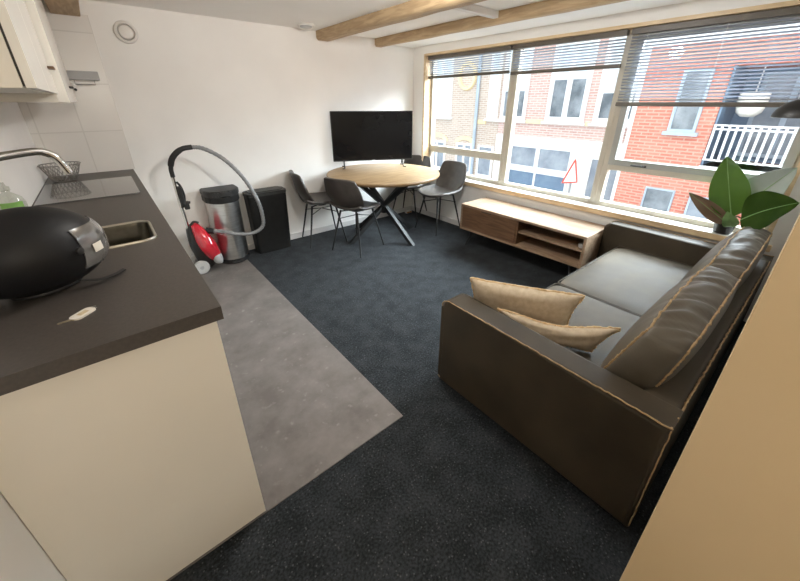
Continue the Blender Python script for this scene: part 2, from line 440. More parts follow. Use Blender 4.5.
# ceiling beams
def beam(name, x0, x1, z0, label):
    b = B(); ys = [YNW+.002 + (YB-.004-YNW)*i/14 for i in range(15)]
    r_ = random.Random(int(x0*100))
    prev = None
    for i, y in enumerate(ys):
        dx, dz = r_.uniform(-.003,.003), r_.uniform(-.002,.003)
        ring = [b.verts.new((u+dx, y, min(w+dz, ZC))) for u, w in ((x0,ZC),(x0,z0+.02),(x0+.015,z0),(x1-.015,z0),(x1,z0+.02),(x1,ZC))]
        if prev:
            for k in range(6): b.faces.new((prev[k], prev[(k+1) % 6], ring[(k+1) % 6], ring[k]))
        else: b.faces.new(ring)
        prev = ring
    b.faces.new(prev[::-1])
    o = single(name, b, M['beam'], label, 'beam', 'wooden ceiling beams', ang=60); return o
beam('ceiling_beam', 1.90, 2.04, 2.012, 'brown wooden ceiling beam, the longer and thicker of the two right of centre')
beam('ceiling_beam', 2.62, 2.72, 2.014, 'brown wooden ceiling beam nearest the window')
b = B(); box(b, -.055, .10, 1.3, YB-.013, 1.985, ZC, bev=.006)
single('ceiling_beam', b, M['beam'], 'wooden beam end above the tiled wall beside the kitchen cupboards', 'beam', 'wooden ceiling beams')
b = B(); box(b, 2.045, 2.62, 1.95, 2.0, 2.045, ZC-.001, bev=.003)
single('ceiling_batten', b, M['valve'], 'short white batten crossing between the two ceiling beams', 'batten')

# ------------------------------------------------------------------ windows
def win(n, y0, y1, transom=None, sash=False):
    z0, z1 = ZS, ZT; w = .045
    f = B(); x0, x1 = XG-.02, XG+.05
    box(f, x0, x1, y0, y0+w, z0, z1, bev=.004); box(f, x0, x1, y1-w, y1, z0, z1, bev=.004)
    box(f, x0, x1, y0+w, y1-w, z0, z0+.04, bev=.004); box(f, x0, x1, y0+w, y1-w, z1-.05, z1, bev=.004)
    if transom: box(f, x0, x1, y0+w, y1-w, transom[0], transom[1], bev=.004)
    o = struct('window_%d' % n, f, M['frame'])
    def pane(ya, yb, za, zb, x=XG+.012):
        g = B(); box(g, x, x+.006, ya, yb, za, zb); struct('pane', g, M['glass'], o)
    if transom:
        pane(y0+w-.004, y1-w+.004, z0+.036, transom[0]+.004)
        if not sash: pane(y0+w-.004, y1-w+.004, transom[1]-.004, z1-.046)
        else:
            s = B(); a, c, e, g_ = y0+w-.005, y1-w+.005, transom[1]-.004, z1-.045; t = .048; xa, xb = XG-.034, XG+.03
            box(s, xa, xb, a, a+t, e, g_, bev=.004); box(s, xa, xb, c-t, c, e, g_, bev=.004)
            box(s, xa, xb, a+t, c-t, e, e+t, bev=.004); box(s, xa, xb, a+t, c-t, g_-t, g_, bev=.004)
            so = struct('sash', s, M['sash'], o)
            g = B(); box(g, XG, XG+.006, a+t-.005, c-t+.005, e+t-.005, g_-t+.005); struct('pane', g, M['glass'], o)
            for hy in (.93, .35):
                h = B(); box(h, xa-.012, xa, hy-.055, hy+.055, e+.008, e+.022, bev=.003)
                tube(h, [(xa-.012, hy-.04, e+.015), (xa-.028, hy-.03, e+.016), (xa-.03, hy+.05, e+.018)], .006, 8)
                struct('handle', h, M['bingrey'], so)
    else: pane(y0+w-.004, y1-w+.004, z0+.036, z1-.046)
    return o
win(1, 2.215, YW1-.005, (.845, .925))
win(2, 1.205, 2.215)
win(3, YW0, 1.205, (.905, .955), True)

def blind(y0, y1, zb, label, tilt):
    x = XG-.072; r_ = thing('venetian_blind', label, 'blind', (x, (y0+y1)/2, zb), 0, 'venetian blinds at the window')
    b = B(); box(b, x-.022, x+.022, y0, y1, ZT-.062, ZT-.024, bev=.003); part('head_rail', b, M['blindrail'], r_)
    b = B(); box(b, x-.014, x+.014, y0, y1, zb-.012, zb+.018, bev=.006); part('bottom_rail', b, M['blindrail'], r_)
    b = B(); z = zb+.032
    while z < ZT-.066:
        c, s = math.cos(tilt)*.0125, math.sin(tilt)*.0125
        rows = []
        for k in range(5):
            u = -1+k/2; rows.append([(x+u*c, y, z+u*s+.002*(1-u*u)) for y in (y0+.004, y1-.004)])
        grid_surface(b, rows, .0006)
        z += .0215
    part('slats', b, M['slat'], r_)
    for k in range(3):
        y = y0+(y1-y0)*(.1+.4*k)
        for dx in (-.0135, .0135):
            b = B(); tube(b, [(x+dx, y, zb+.014), (x+dx, y, ZT-.045)], .0009, 5); part('cord', b, M['valve'], r_)
blind(2.235, YW1-.03, 1.715, 'venetian blind half lowered over the left window pane beside the television', R(-20))
blind(1.225, 2.215, 1.70, 'venetian blind half lowered over the middle window pane', R(-20))
blind(YW0+.03, 1.195, 1.425, 'venetian blind lowered furthest, over the right window with the opening sash', R(-20))

# ------------------------------------------------------------------ kitchen
# base cabinets
XF = .128; XCB = .112
ys = [YE+.018, 1.58, 2.24, 2.90, YB-.006]
cl = ['cream base cabinet under the worktop at its near end, with the plain end panel', 'cream base cabinet under the sink',
      'cream base cabinet under the front edge of the hob', 'cream base cabinet in the corner against the back wall']
for i in range(4):
    y0, y1 = ys[i], ys[i+1]-.002
    t = thing('base_cabinet', cl[i], 'cabinet', ((XL+XCB)/2, (y0+y1)/2, .004), 0, 'base cabinets under the worktop')
    b = B()
    box(b, XL+.003, XCB-.02, y0, y1, .10, .898) if i else box(b, XL+.003, XCB-.02, y0+.018, y1, .10, .898)
    # open top in sink unit is hidden by the worktop; the bowl gets its own cut-out
    if i == 1:
        b.free(); b = B()
        box(b, XL+.003, XCB-.02, y0, y0+.016, .10, .898); box(b, XL+.003, XCB-.02, y1-.016, y1, .10, .898)
        box(b, XL+.003, XCB-.02, y0+.016, y1-.016, .10, .118)
        box(b, XL+.003, XL+.012, y0+.016, y1-.016, .118, .898)
    part('body', b, M['cab'], t)
    if i == 0:
        b = B(); box(b, XL+.002, XCB+.002, y0, y0+.018, .006, .898, bev=.001); part('end_panel', b, M['cab'], t)
    b = B(); box(b, XL+.02, XCB-.06, y0+(.02 if i == 0 else 0), y1, .004, .10); part('plinth', b, M['cab'], t)
    b = B(); box(b, XCB-.019, XCB, y0+(.021 if i == 0 else .002), y1-.002, .105, .893, bev=.0015); d = part('door', b, M['cabwhite'], t)
    b = B(); tube(b, [(XCB, y1-.06, .80), (XCB+.025, y1-.06, .80), (XCB+.025, y1-.20, .80), (XCB, y1-.20, .80)], .005, 8); part('handle', b, M['steel'], d)

# worktop with a cut-out for the sink
SX0, SX1, SY0, SY1 = -.285, .060, 1.60, 1.90
b = B()
zt, zb_ = .94, .90
outer = [(XL+.001, YE-.018), (XF, YE-.018), (XF, YB-.013), (XL+.001, YB-.013)]
hole = rrect(SX0, SX1, SY0, SY1, .045, 6)
def ring_fill(b, outer, hole, z):
    vo = [b.verts.new((x, y, z)) for x, y in outer]; vh = [b.verts.new((x, y, z)) for x, y in hole]
    es = [b.edges.new((v[i], v[(i+1) % len(v)])) for v in (vo, vh) for i in range(len(v))]
    bmesh.ops.triangle_fill(b, edges=es, use_beauty=True); return vo, vh
vo1, vh1 = ring_fill(b, outer, hole, zt); vo2, vh2 = ring_fill(b, outer, hole, zb_)
for A, Bq in ((vo1, vo2), (vh1, vh2)):
    for i in range(len(A)): b.faces.new((A[i], A[(i+1) % len(A)], Bq[(i+1) % len(A)], Bq[i]))
single('worktop', b, M['worktop'], 'dark brown-grey laminate kitchen worktop running along the left wall', 'worktop', ang=30)

# sink bowl
t = thing('kitchen_sink', 'stainless steel sink bowl set into the dark worktop', 'sink', ((SX0+SX1)/2, (SY0+SY1)/2, .80))
b = B()
def loop(b, x0, x1, y0, y1, r, z): return [b.verts.new((x, y, z)) for x, y in rrect(x0, x1, y0, y1, r, 6)]
L = [loop(b, SX0-.010, SX1+.010, SY0-.010, SY1+.010, .052, .9405), loop(b, SX0-.009, SX1+.009, SY0-.009, SY1+.009, .052, .9435),
     loop(b, SX0+.001, SX1-.001, SY0+.001, SY1-.001, .045, .943), loop(b, SX0+.003, SX1-.003, SY0+.003, SY1-.003, .045, .93),
     loop(b, SX0+.010, SX1-.010, SY0+.010, SY1-.010, .045, .83), loop(b, SX0+.03, SX1-.03, SY0+.03, SY1-.03, .04, .812),
     loop(b, SX0+.12, SX1-.12, SY0+.12, SY1-.12, .02, .808)]
for A, Q in zip(L, L[1:]):
    for i in range(len(A)): b.faces.new((A[i], A[(i+1) % len(A)], Q[(i+1) % len(A)], Q[i]))
b.faces.new(L[-1]); bw = part('bowl', b, M['sinksteel'], t, ang=50)
b = B(); tube(b, [(x, y, .9435) for x, y in rrect(SX0-.003, SX1+.003, SY0-.003, SY1+.003, .05, 6)], .0055, 8, True); part('rim', b, M['sinkrim'], bw, label='bright steel rim')
b = B(); lathe(b, [(.001,.8085),(.03,.8085),(.034,.811),(.024,.8125),(.001,.811)], ((SX0+SX1)/2, (SY0+SY1)/2, 0), 24); part('drain', b, M['chrome'], t)

# hob
t = thing('glass_hob', 'black glass induction hob set into the far end of the worktop', 'hob', (-.15, 2.85, .9405))
b = B(); box(b, XL+.012, .090, 2.555, 3.20, .9405, .9465, bev=.0015); part('glass_plate', b, M['hobglass'], t)

# tap
t = thing('kitchen_tap', 'chrome swan-neck kitchen tap beside the sink', 'tap', (-.345, 1.60, .94))
b = B(); lathe(b, [(.001,.94),(.026,.94),(.026,.952),(.019,.96),(.017,1.05),(.014,1.062),(.001,1.062)], (-.345,1.60,0), 24); part('base', b, M['chrome'], t)
b = B()
sp = smooth_pts([(-.345,1.60,1.05),(-.345,1.60,1.20),(-.342,1.605,1.25),(-.328,1.625,1.272),(-.28,1.68,1.280),(-.20,1.735,1.286),(-.170,1.752,1.279),(-.146,1.758,1.255),(-.128,1.762,1.203)], 8)
tube(b, sp, .0128, 14); part('spout', b, M['chrome'], t)
b = B(); tube(b, [(-.330,1.60,1.02),(-.305,1.60,1.03),(-.255,1.585,1.055)], [.008,.006,.005], 8); part('lever', b, M['chrome'], t)

# soap bottle
t = thing('soap_bottle', 'clear washing-up liquid bottle with a green label by the left wall', 'bottle', (-.335, 1.93, .94))
b = B(); lathe(b, [(.001,.0),(.036,.0),(.042,.006),(.042,.145),(.036,.168),(.016,.186),(.012,.190),(.012,.196),(.001,.196)], (0,0,0), 28, sx=1, sy=.8); part('bottle_body', b, M['clear'], t, False)
b = B(); rows = [[(.0432*math.cos(R(-125+90*k/12)), .8*.0432*math.sin(R(-125+90*k/12)), .045+.11*j/4) for k in range(13)] for j in range(5)]
grid_surface(b, rows, .0005)
part('label', b, M['greenlabel'], t, False, 'green label')
b = B(); lathe(b, [(.001,.196),(.015,.196),(.015,.210),(.007,.214),(.006,.226),(.001,.227)], (0,0,0), 20); part('cap', b, M['clear'], t, False)

# wire basket on the hob
t = thing('wire_basket', 'round metal wire basket at the corner behind the hob', 'basket', (-.275, 3.33, .9405))
def circ(r, z, n=40): return [(r*math.cos(2*PI*k/n), r*math.sin(2*PI*k/n), z) for k in range(n)]
b = B(); tube(b, circ(.108,.112), .0042, 6, True); part('rim', b, M['wire'], t, False)
b = B(); tube(b, circ(.058,.004), .003, 6, True)
for k in range(-2, 3):
    h = math.sqrt(.058**2-(k*.02)**2); tube(b, [(k*.02,-h,.004),(k*.02,h,.004)], .0015, 5)
part('base_ring', b, M['wire'], t, False)
b = B()
for k in range(24):
    for s in (1, -1):
        pts = []
        for j in range(7):
            u = j/6; a = 2*PI*k/24+s*u*.55; rr = .058+.050*u**.8; pts.append((rr*math.cos(a), rr*math.sin(a), .004+.111*u))
        tube(b, pts, .0019, 5)
part('wire_mesh', b, M['wire'], t, False)

# keys
t = thing('key_with_tag', 'single key with a white plastic key tag lying on the near end of the worktop', 'key', (-.158, 1.09, .9402), 0)
d = Vector((.051, .051, 0)).normalized(); n_ = Vector((-d.y, d.x, 0))
def P2(u, v, z): q = Vector((-.158,1.09,0))+d*u+n_*v; return (q.x, q.y, z)
b = B()
poly = rrect(-.024, .030, -.0155, .0155, .010, 5)
A = [b.verts.new(P2(u, v, .9405)) for u, v in poly]; Q = [b.verts.new(P2(u, v, .9445)) for u, v in poly]
b.faces.new(A); b.faces.new(Q)
for i in range(len(A)): b.faces.new((A[i], A[(i+1) % len(A)], Q[(i+1) % len(A)], Q[i]))
tg = part('tag', b, M['keywhite'], t, label='white key tag')
b = B(); poly = rrect(-.008, .016, -.007, .007, .002, 3)
A = [b.verts.new(P2(u, v, .9446)) for u, v in poly]; Q = [b.verts.new(P2(u, v, .9449)) for u, v in poly]
b.faces.new(A); b.faces.new(Q)
for i in range(len(A)): b.faces.new((A[i], A[(i+1) % len(A)], Q[(i+1) % len(A)], Q[i]))
part('paper_insert', b, M['paper'], tg)
b = B(); tube(b, [P2(.031+.009*math.cos(2*PI*k/20), .009*math.sin(2*PI*k/20), .9425) for k in range(20)], .0009, 6, True); part('ring', b, M['chrome'], t)
b = B()
e1 = Vector((-.060,-.010,0)).normalized(); e2 = Vector((-e1.y, e1.x, 0)); o0 = Vector((-.163,1.081,0))
prof = [(-.004,-.009),(.012,-.009),(.016,-.003),(.039,-.003),(.042,0),(.039,.003),(.037,.0015),(.035,.003),(.032,.0015),(.027,.003),(.016,.003),(.012,.009),(-.004,.009)]
A = [b.verts.new(o0+e1*u+e2*v+Vector((0,0,.9405))) for u, v in prof]; Q = [b.verts.new(o0+e1*u+e2*v+Vector((0,0,.9425))) for u, v in prof]
b.faces.new(A); b.faces.new(Q)
for i in range(len(A)): b.faces.new((A[i], A[(i+1) % len(A)], Q[(i+1) % len(A)], Q[i]))
part('key_blade', b, M['keymetal'], t)

# motorcycle helmet (facing +x)
HX, HY, HZ = -.240, 1.335, .9455
t = thing('motorcycle_helmet', 'black full-face motorcycle helmet with a smoked visor on the worktop', 'helmet', (HX, HY, HZ), R(24))
RX, RY, RZ = .172, .132, .121
def hel(u, v, grow=0.0):
    """u: azimuth from the face (+x), v: elevation -1..1 -> point of the shell"""
    ce, se = math.cos(v), math.sin(v)
    x = (RX+grow)*ce*math.cos(u); y = (RY+grow)*ce*math.sin(u); z = (RZ+grow)*se
    if z < 0:
        z *= 1.02
        if x > 0: x *= 1+.10*min(1, -se*1.4)          # chin bar
        else: x *= 1+.05*se
    if se > .2 and x > 0: x *= 1-.05*(se-.2)
    return (x, y, max(z, -.114)+.115)
b = B(); rows = []
NV, NU = 22, 48
vmin = -1.15
vs_ = [vmin+(PI/2-vmin)*i/NV for i in range(NV+1)]
grid = [[b.verts.new(hel(2*PI*k/NU, v)) for k in range(NU)] for v in vs_[:-1]]
top = b.verts.new(hel(0, PI/2))
for i in range(NV-1):
    for k in range(NU):
        uc = (2*PI*(k+.5)/NU+PI) % (2*PI)-PI; vc = (vs_[i]+vs_[i+1])/2
        if abs(uc) < 1.05 and -.42 < vc < .40: continue      # eye port
        b.faces.new((grid[i][k], grid[i][(k+1) % NU], grid[i+1][(k+1) % NU], grid[i+1][k]))
for k in range(NU): b.faces.new((grid[-1][k], grid[-1][(k+1) % NU], top))
bmesh.ops.remove_doubles(b, verts=b.verts, dist=1e-5)
bmesh.ops.recalc_face_normals(b, faces=b.faces)
bmesh.ops.solidify(b, geom=list(b.faces), thickness=.008)
part('shell', b, M['helmet'], t, False, ang=60)
b = B(); rows = [[hel(-1.15+2.30*k/28, -.50+.98*j/12, .004) for k in range(29)] for j in range(13)]
grid_surface(b, rows, .003); vis = part('visor', b, M['visor'], t, False, 'smoked glossy visor', ang=60)
for s in (-1, 1):
    b = B(); p = Vector(hel(s*1.20, .0, .006)); nrm = Vector((math.cos(s*1.20), math.sin(s*1.20), 0))
    pts = [p-nrm*.006, p+nrm*.006]
    tube(b, [p-nrm*.008, p+nrm*.001, p+nrm*.002], [.010,.010,.008], 24); part('visor_pivot', b, M['blackmatt'], t, False)
b = B(); pts = [hel(2*PI*k/48, vmin+.02, .001) for k in range(48)]
tube(b, pts, .0065, 8, True); part('rim_trim', b, M['blackmatt'], t, False)
b = B(); rows = [[(Vector(hel(2*PI*k/32, -1.05+j*.28, -.018))) for k in range(33)] for j in range(9)]
grid_surface(b, rows, .002); part('lining', b, M['blackmatt'], t, False)
b = B()  # vent
rows = [[hel(-.22+.44*k/6, -.72+.16*j/3, .006+.004*(1-abs(k/3-1))) for k in range(7)] for j in range(4)]
grid_surface(b, rows, .004); part('chin_vent', b, M['blackmatt'], t, False)
b = B(); st = smooth_pts([(.05,-.09,.02),(.09,-.105,.008),(.13,-.10,.004),(.165,-.085,.004)], 5)
rows = [[(p.x, p.y-.009, p.z+.001), (p.x, p.y+.009, p.z+.001)] for p in st]
grid_surface(b, rows, .002); part('chin_strap', b, M['blackmatt'], t, False)
# pale patch on the visor, a painted stand-in for a bright reflection
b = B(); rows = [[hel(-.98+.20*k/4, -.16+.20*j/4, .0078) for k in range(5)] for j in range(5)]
grid_surface(b, rows, .0006); part('visor_glint', b, M['keywhite'], vis, False, 'small painted glint')

# wall cupboards
def rod_handle(b, x, y, z, l=.05):
    tube(b, [(x, y-l/2, z), (x+.022, y-l/2, z), (x+.022, y+l/2, z), (x, y+l/2, z)], .004, 6)
t = thing('wall_cupboard', 'white kitchen wall cupboard at the top left, nearest the camera', 'cupboard', (-.24, 1.77, 1.475), 0, 'kitchen wall cupboards')
b = B(); box(b, XL+.002, -.124, 1.372, 2.175, 1.475, ZC-.002, bev=.001); part('body', b, M['cab'], t)
b = B(); box(b, -.124, -.119, 1.376, 2.17, 1.480, ZC-.004); part('shadow_gap', b, M['dark'], t, label='dark gap strip')
b = B(); box(b, -.119, -.098, 1.372, 1.768, 1.475, ZC-.004, bev=.0015); d1 = part('door', b, M['cabwhite'], t)
b = B(); box(b, -.119, -.098, 1.772, 2.172, 1.475, ZC-.004, bev=.0015); d2 = part('door', b, M['cabwhite'], t)
b = B(); box(b, -.098, -.078, 2.09, 2.16, 1.565, 1.575, bev=.002); part('handle', b, M['mediadark'], d2, label='small brown handle')
t = thing('wall_cupboard', 'white kitchen wall cupboard further back, above the hob', 'cupboard', (-.22, 2.74, 1.442), 0, 'kitchen wall cupboards')
b = B(); box(b, XL+.002, -.105, 2.18, 3.30, 1.442, ZC-.002, bev=.001); part('body', b, M['cab'], t)
b = B(); box(b, -.105, -.070, 2.18, 3.30, 1.442, ZC-.004, bev=.0015); d1 = part('door', b, M['cabwhite'], t)
b = B(); box(b, -.070, -.052, 2.74, 2.83, 1.512, 1.522, bev=.002); part('handle', b, M['bingrey'], d1)

# small wall shelf on the tiles
t = thing('wall_shelf', 'small grey shelf fixed on the tiles beside the wall cupboards', 'shelf', (.01, YB-.07, 1.58))
b = B(); box(b, -.085, .095, YB-.075, YB-.0125, 1.588, 1.645, bev=.003); part('board', b, M['greyplastic'], t)
b = B()
tube(b, [(-.05, YB-.05, 1.590), (-.05, YB-.05, 1.558), (.06, YB-.05, 1.558), (.06, YB-.05, 1.590)], .003, 6)
part('bracket', b, M['wire'], t)
b = B(); lathe(b, [(.001,0),(.006,0),(.006,-.018),(.009,-.02),(.009,-.026),(.001,-.026)], (-.06, YB-.012, 1.525), 16, 'Y')
single('wall_hook', b, M['bingrey'], 'small dark hook on the tiles below the grey shelf', 'hook')

# round air valve on the wall
t = thing('air_valve', 'round white ventilation valve on the back wall', 'valve', (.335, YB-.02, 1.83))
c = (.335, YB, 1.918)
b = B(); lathe(b, [(.050,-.0002),(.070,-.0002),(.074,-.008),(.069,-.020),(.056,-.024),(.050,-.016),(.050,-.0002)], c, 40, 'Y'); part('ring', b, M['valve'], t)
b = B(); lathe(b, [(.001,-.0002),(.044,-.0002),(.047,-.016),(.043,-.026),(.03,-.030),(.001,-.031)], c, 40, 'Y'); part('disc', b, M['valve'], t)
# smoke alarm
t = thing('smoke_alarm', 'round white fitting on the ceiling by the back wall', 'alarm', (1.69, 3.38, ZC-.03))
b = B(); lathe(b, [(.001,0),(.075,0),(.078,-.006),(.070,-.014),(.001,-.014)], (1.69,3.38,ZC-.0005), 36); part('base', b, M['valve'], t)
b = B(); lathe(b, [(.001,-.014),(.055,-.014),(.050,-.026),(.02,-.030),(.001,-.030)], (1.69,3.38,ZC-.0005), 36); part('cap', b, M['greyplastic'], t)

# ------------------------------------------------------------------ vacuum cleaner
VY = 3.385
t = thing('vacuum_cleaner', 'red and black canister vacuum cleaner parked upright beside the steel bin', 'vacuum cleaner', (.47, VY, .004))
b = B()   # black rear hull
def hull(u, v, w):
    u, v, w = lp(u, v, w, 3.2)
    z = .235+.215*w
    k = 1-.25*max(0, w)-.10*max(0, -w)
    return (.432+.075*u*k-.03*w, VY-.0+.11*v*k, z)
add_map(b, 12, hull); part('hull', b, M['blackmatt'], t, ang=70)
b = B()   # red lid (front, turned to the camera)
def lid(u, v, w):
    u, v, w = lp(u, v, w, 2.6)
    k = 1-.35*max(0, w)-.12*max(0, -w)
    return (.478+.078*u*k-.055*w, VY-.02+.125*v*k-.035*(1-w*w)*(1 if v < 0 else 0), .275+.20*w)
add_map(b, 12, lid); part('lid', b, M['red'], t, label='glossy red lid', ang=70)
b = B()
def nose(u, v, w):
    u, v, w = lp(u, v, w, 2.6); return (.535+.042*u, VY-.085+.075*v, .130+.062*w-.01*u)
add_map(b, 8, nose); part('grille', b, M['greyplastic'], t, label='grey front grille', ang=70)
for sx in (0, 1):
    b = B(); cx = .392; yy = VY-.100 if sx == 0 else VY+.115
    lathe(b, [(.001,-.012),(.030,-.016),(.058,-.014),(.064,-.006),(.064,.014),(.058,.02),(.001,.02)], (cx, yy, .0685), 30, 'Y')
    w_ = part('wheel', b, M['wheel'], t, label='pale grey wheel')
    b = B(); lathe(b, [(.001,-.018),(.014,-.018),(.018,-.010),(.018,0),(.001,0)], (cx, yy-.002, .0685), 20, 'Y'); part('hub', b, M['greyplastic'], w_)
b = B(); tube(b, smooth_pts([(.375,VY-.01,.35),(.372,VY-.02,.52),(.362,VY-.03,.70),(.360,VY-.03,.90)], 4), .0125, 12); part('telescopic_tube', b, M['chrome'], t)
b = B(); box(b, .368, .398, VY-.065, VY-.015, .64, .80, bev=.008); box(b, .385, .425, VY-.06, VY-.02, .60, .67, bev=.008)
tube(b, smooth_pts([(.368,VY-.04,.62),(.40,VY-.045,.66),(.435,VY-.045,.655)], 4), .011, 8)
tube(b, smooth_pts([(.375,VY-.04,.84),(.395,VY-.045,.80),(.405,VY-.045,.72),(.39,VY-.045,.64)], 4), .009, 8)
part('tube_clip', b, M['blackmatt'], t)
b = B(); tube(b, smooth_pts([(.362,VY-.03,.88),(.362,VY-.04,.95),(.384,VY-.045,1.02),(.428,VY-.05,1.07),(.48,VY-.05,1.098),(.545,VY-.05,1.105)], 6), [.017]*8+[.022]*14+[.020]*9, 14); part('handle', b, M['blackmatt'], t)
hp = smooth_pts([(.535,VY-.05,1.105),(.62,VY-.06,1.09),(.74,VY-.08,1.01),(.84,VY-.10,.89),(.915,VY-.12,.75),(.965,VY-.14,.60),(.982,VY-.15,.46),(.965,VY-.16,.355),(.87,VY-.165,.31),(.74,VY-.16,.325),(.63,VY-.13,.365),(.535,VY-.09,.385)], 14)
rr = [.0165+.0016*math.sin(i*1.9) for i in range(len(hp))]
b = B(); tube(b, hp, rr, 12); part('hose', b, M['hose'], t, label='ribbed grey hose')
b = B(); tube(b, [(.555,VY-.10,.38),(.50,VY-.07,.392)], [.024,.028], 14); part('hose_socket', b, M['blackmatt'], t)
b = B(); tube(b, smooth_pts([(.395,VY-.05,.46),(.42,VY-.07,.49),(.455,VY-.07,.475)], 5), .010, 10); part('carry_handle', b, M['pot'], t)

# ------------------------------------------------------------------ bins
t = thing('pedal_bin', 'brushed steel pedal bin with a dark lid behind the vacuum cleaner', 'bin', (.71, 3.43, .004))
def dshape(x0, x1, yf, yb, bul, n=14):
    pts = [(x1, yb), (x0, yb)]
    pts = [(x0, yb)] + [(x0+(x1-x0)*k/n, yf+bul*(1-(math.sin(PI*k/n))**.6)) for k in range(n+1)] + [(x1, yb)]
    return pts
b = B(); prism(b, dshape(.575, .855, 3.325, 3.575, .13), .045, .60, bev=.004); part('body', b, M['steel'], t, ang=35)
b = B(); prism(b, dshape(.570, .860, 3.320, 3.580, .13), .0045, .045, bev=.004); part('base', b, M['blackmatt'], t, ang=35)
b = B(); prism(b, dshape(.566, .864, 3.316, 3.584, .13), .60, .655, bev=.008); part('collar', b, M['binblack'], t, ang=35)
b = B()
prism(b, dshape(.562, .868, 3.310, 3.588, .13), .655, .715, bev=.016); part('lid', b, M['bingrey'], t, label='dark grey lid', ang=50)
b = B(); box(b, .66, .76, 3.295, 3.34, .018, .028, bev=.004); part('pedal', b, M['blackmatt'], t)

t = thing('waste_bin', 'black rectangular plastic waste bin against the back wall', 'bin', (1.11, 3.40, .0))
b = B()
def tbin(u, v, w):
    u, v = max(-1, min(1, u)), max(-1, min(1, v)); k = .90+.05*(w+1)
    a, c = lp(u, v, 0, 8)[:2] if max(abs(u), abs(v)) > .999 else (u, v)
    return (1.118+.192*a*k, 3.485+.095*c*k, .30+.298*w)
add_map(b, 10, tbin); part('body', b, M['binblack'], t, ang=40)
b = B(); prism(b, rrect(.920, 1.316, 3.385, 3.585, .045), .598, .632, bev=.010); part('lid', b, M['bingrey'], t, label='dark grey lid with rounded corners')
b = B(); prism(b, rrect(.95, 1.286, 3.41, 3.56, .035), .632, .640, bev=.003); part('lid_panel', b, M['bingrey'], t)

# ------------------------------------------------------------------ dining table + TV
TX, TY, TR = 2.247, 2.985, .608
t = thing('dining_table', 'round wooden dining table on crossed black metal legs', 'table', (TX, TY, 0))
b = B(); lathe(b, [(.001,.712),(TR-.03,.712),(TR-.012,.716),(TR,.733),(TR,.741),(TR-.004,.748),(TR-.010,.750),(.001,.750)], (TX,TY,0), 72)
tt = part('table_top', b, M['tablewood'], t, ang=25)
tt.data.materials.append(M['tableedge'])
for p in tt.data.polygons:
    if abs(p.normal.z) < .75 or p.normal.z < -.5: p.material_index = 1
feet = [(2.32,2.585), (2.675,3.02), (1.83,3.05), (2.15,3.41)]
fc = (sum(f[0] for f in feet)/4, sum(f[1] for f in feet)/4)
for f in feet:
    d = Vector((f[0]-TX, f[1]-TY, 0)); 
    top_ = (TX-d.x*.86, TY-d.y*.86, .706); ft = (TX+d.x, TY+d.y, .004)
    b = B(); v = Vector(top_)-Vector(ft); side = Vector((-v.y, v.x, 0)).normalized()*.021; upv = v.cross(side).normalized()*.021
    ends = []
    for q in (Vector(ft), Vector(top_)):
        # horizontal cuts
        cor = []
        for s1, s2 in ((-1,-1),(1,-1),(1,1),(-1,1)):
            pnt = q+side*s1+upv*s2; pnt = pnt - v*((pnt.z-q.z)/v.z); cor.append(b.verts.new(pnt))
        ends.append(cor)
    b.faces.new(ends[0]); b.faces.new(ends[1])
    for k in range(4): b.faces.new((ends[0][k], ends[0][(k+1) % 4], ends[1][(k+1) % 4], ends[1][k]))
    part('leg', b, M['blackmatt'], t, smooth=False)
b = B(); prism(b, rrect(TX-.30, TX+.30, TY-.30, TY+.30, .02), .706, .712); part('mounting_plate', b, M['blackmatt'], t)
b = B(); lathe(b, [(.001,.30),(.04,.30),(.045,.35),(.04,.40),(.001,.40)], (TX,TY,0), 20); part('leg_hub', b, M['blackmatt'], t)

TVC = (2.362, 3.325); yaw = -.478
t = thing('television', 'large black flat-screen television standing on the round table', 'television', (TVC[0], TVC[1], .7505), yaw)
W, Hh, z0 = .92, .533, .072
b = B(); box(b, -W/2, W/2, -.012, .012, z0, z0+Hh, bev=.003)
box(b, -W/2+.12, W/2-.12, .012, .045, z0+.04, z0+Hh-.14, bev=.008); part('housing', b, M['blackmatt'], t, False)
b = B(); box(b, -W/2+.008, W/2-.008, -.0132, -.0122, z0+.014, z0+Hh-.008); part('screen', b, M['tvscreen'], t, False)
for s in (-1, 1):
    b = B(); x = s*.34
    tube(b, [(x, 0, z0+.005), (x-s*.02+s*.02, -.07, .006), (x+s*.025, -.10, .005)], [.007,.006,.005], 8)
    tube(b, [(x, 0, z0+.005), (x, .06, .006), (x+s*.02, .085, .005)], [.007,.006,.005], 8)
    part('stand_foot', b, M['blackmatt'], t, False)
b = B(); box(b, -.02, .02, -.0125-.001, -.0125, z0+.003, z0+.010); part('logo_plate', b, M['greyplastic'], t, False)

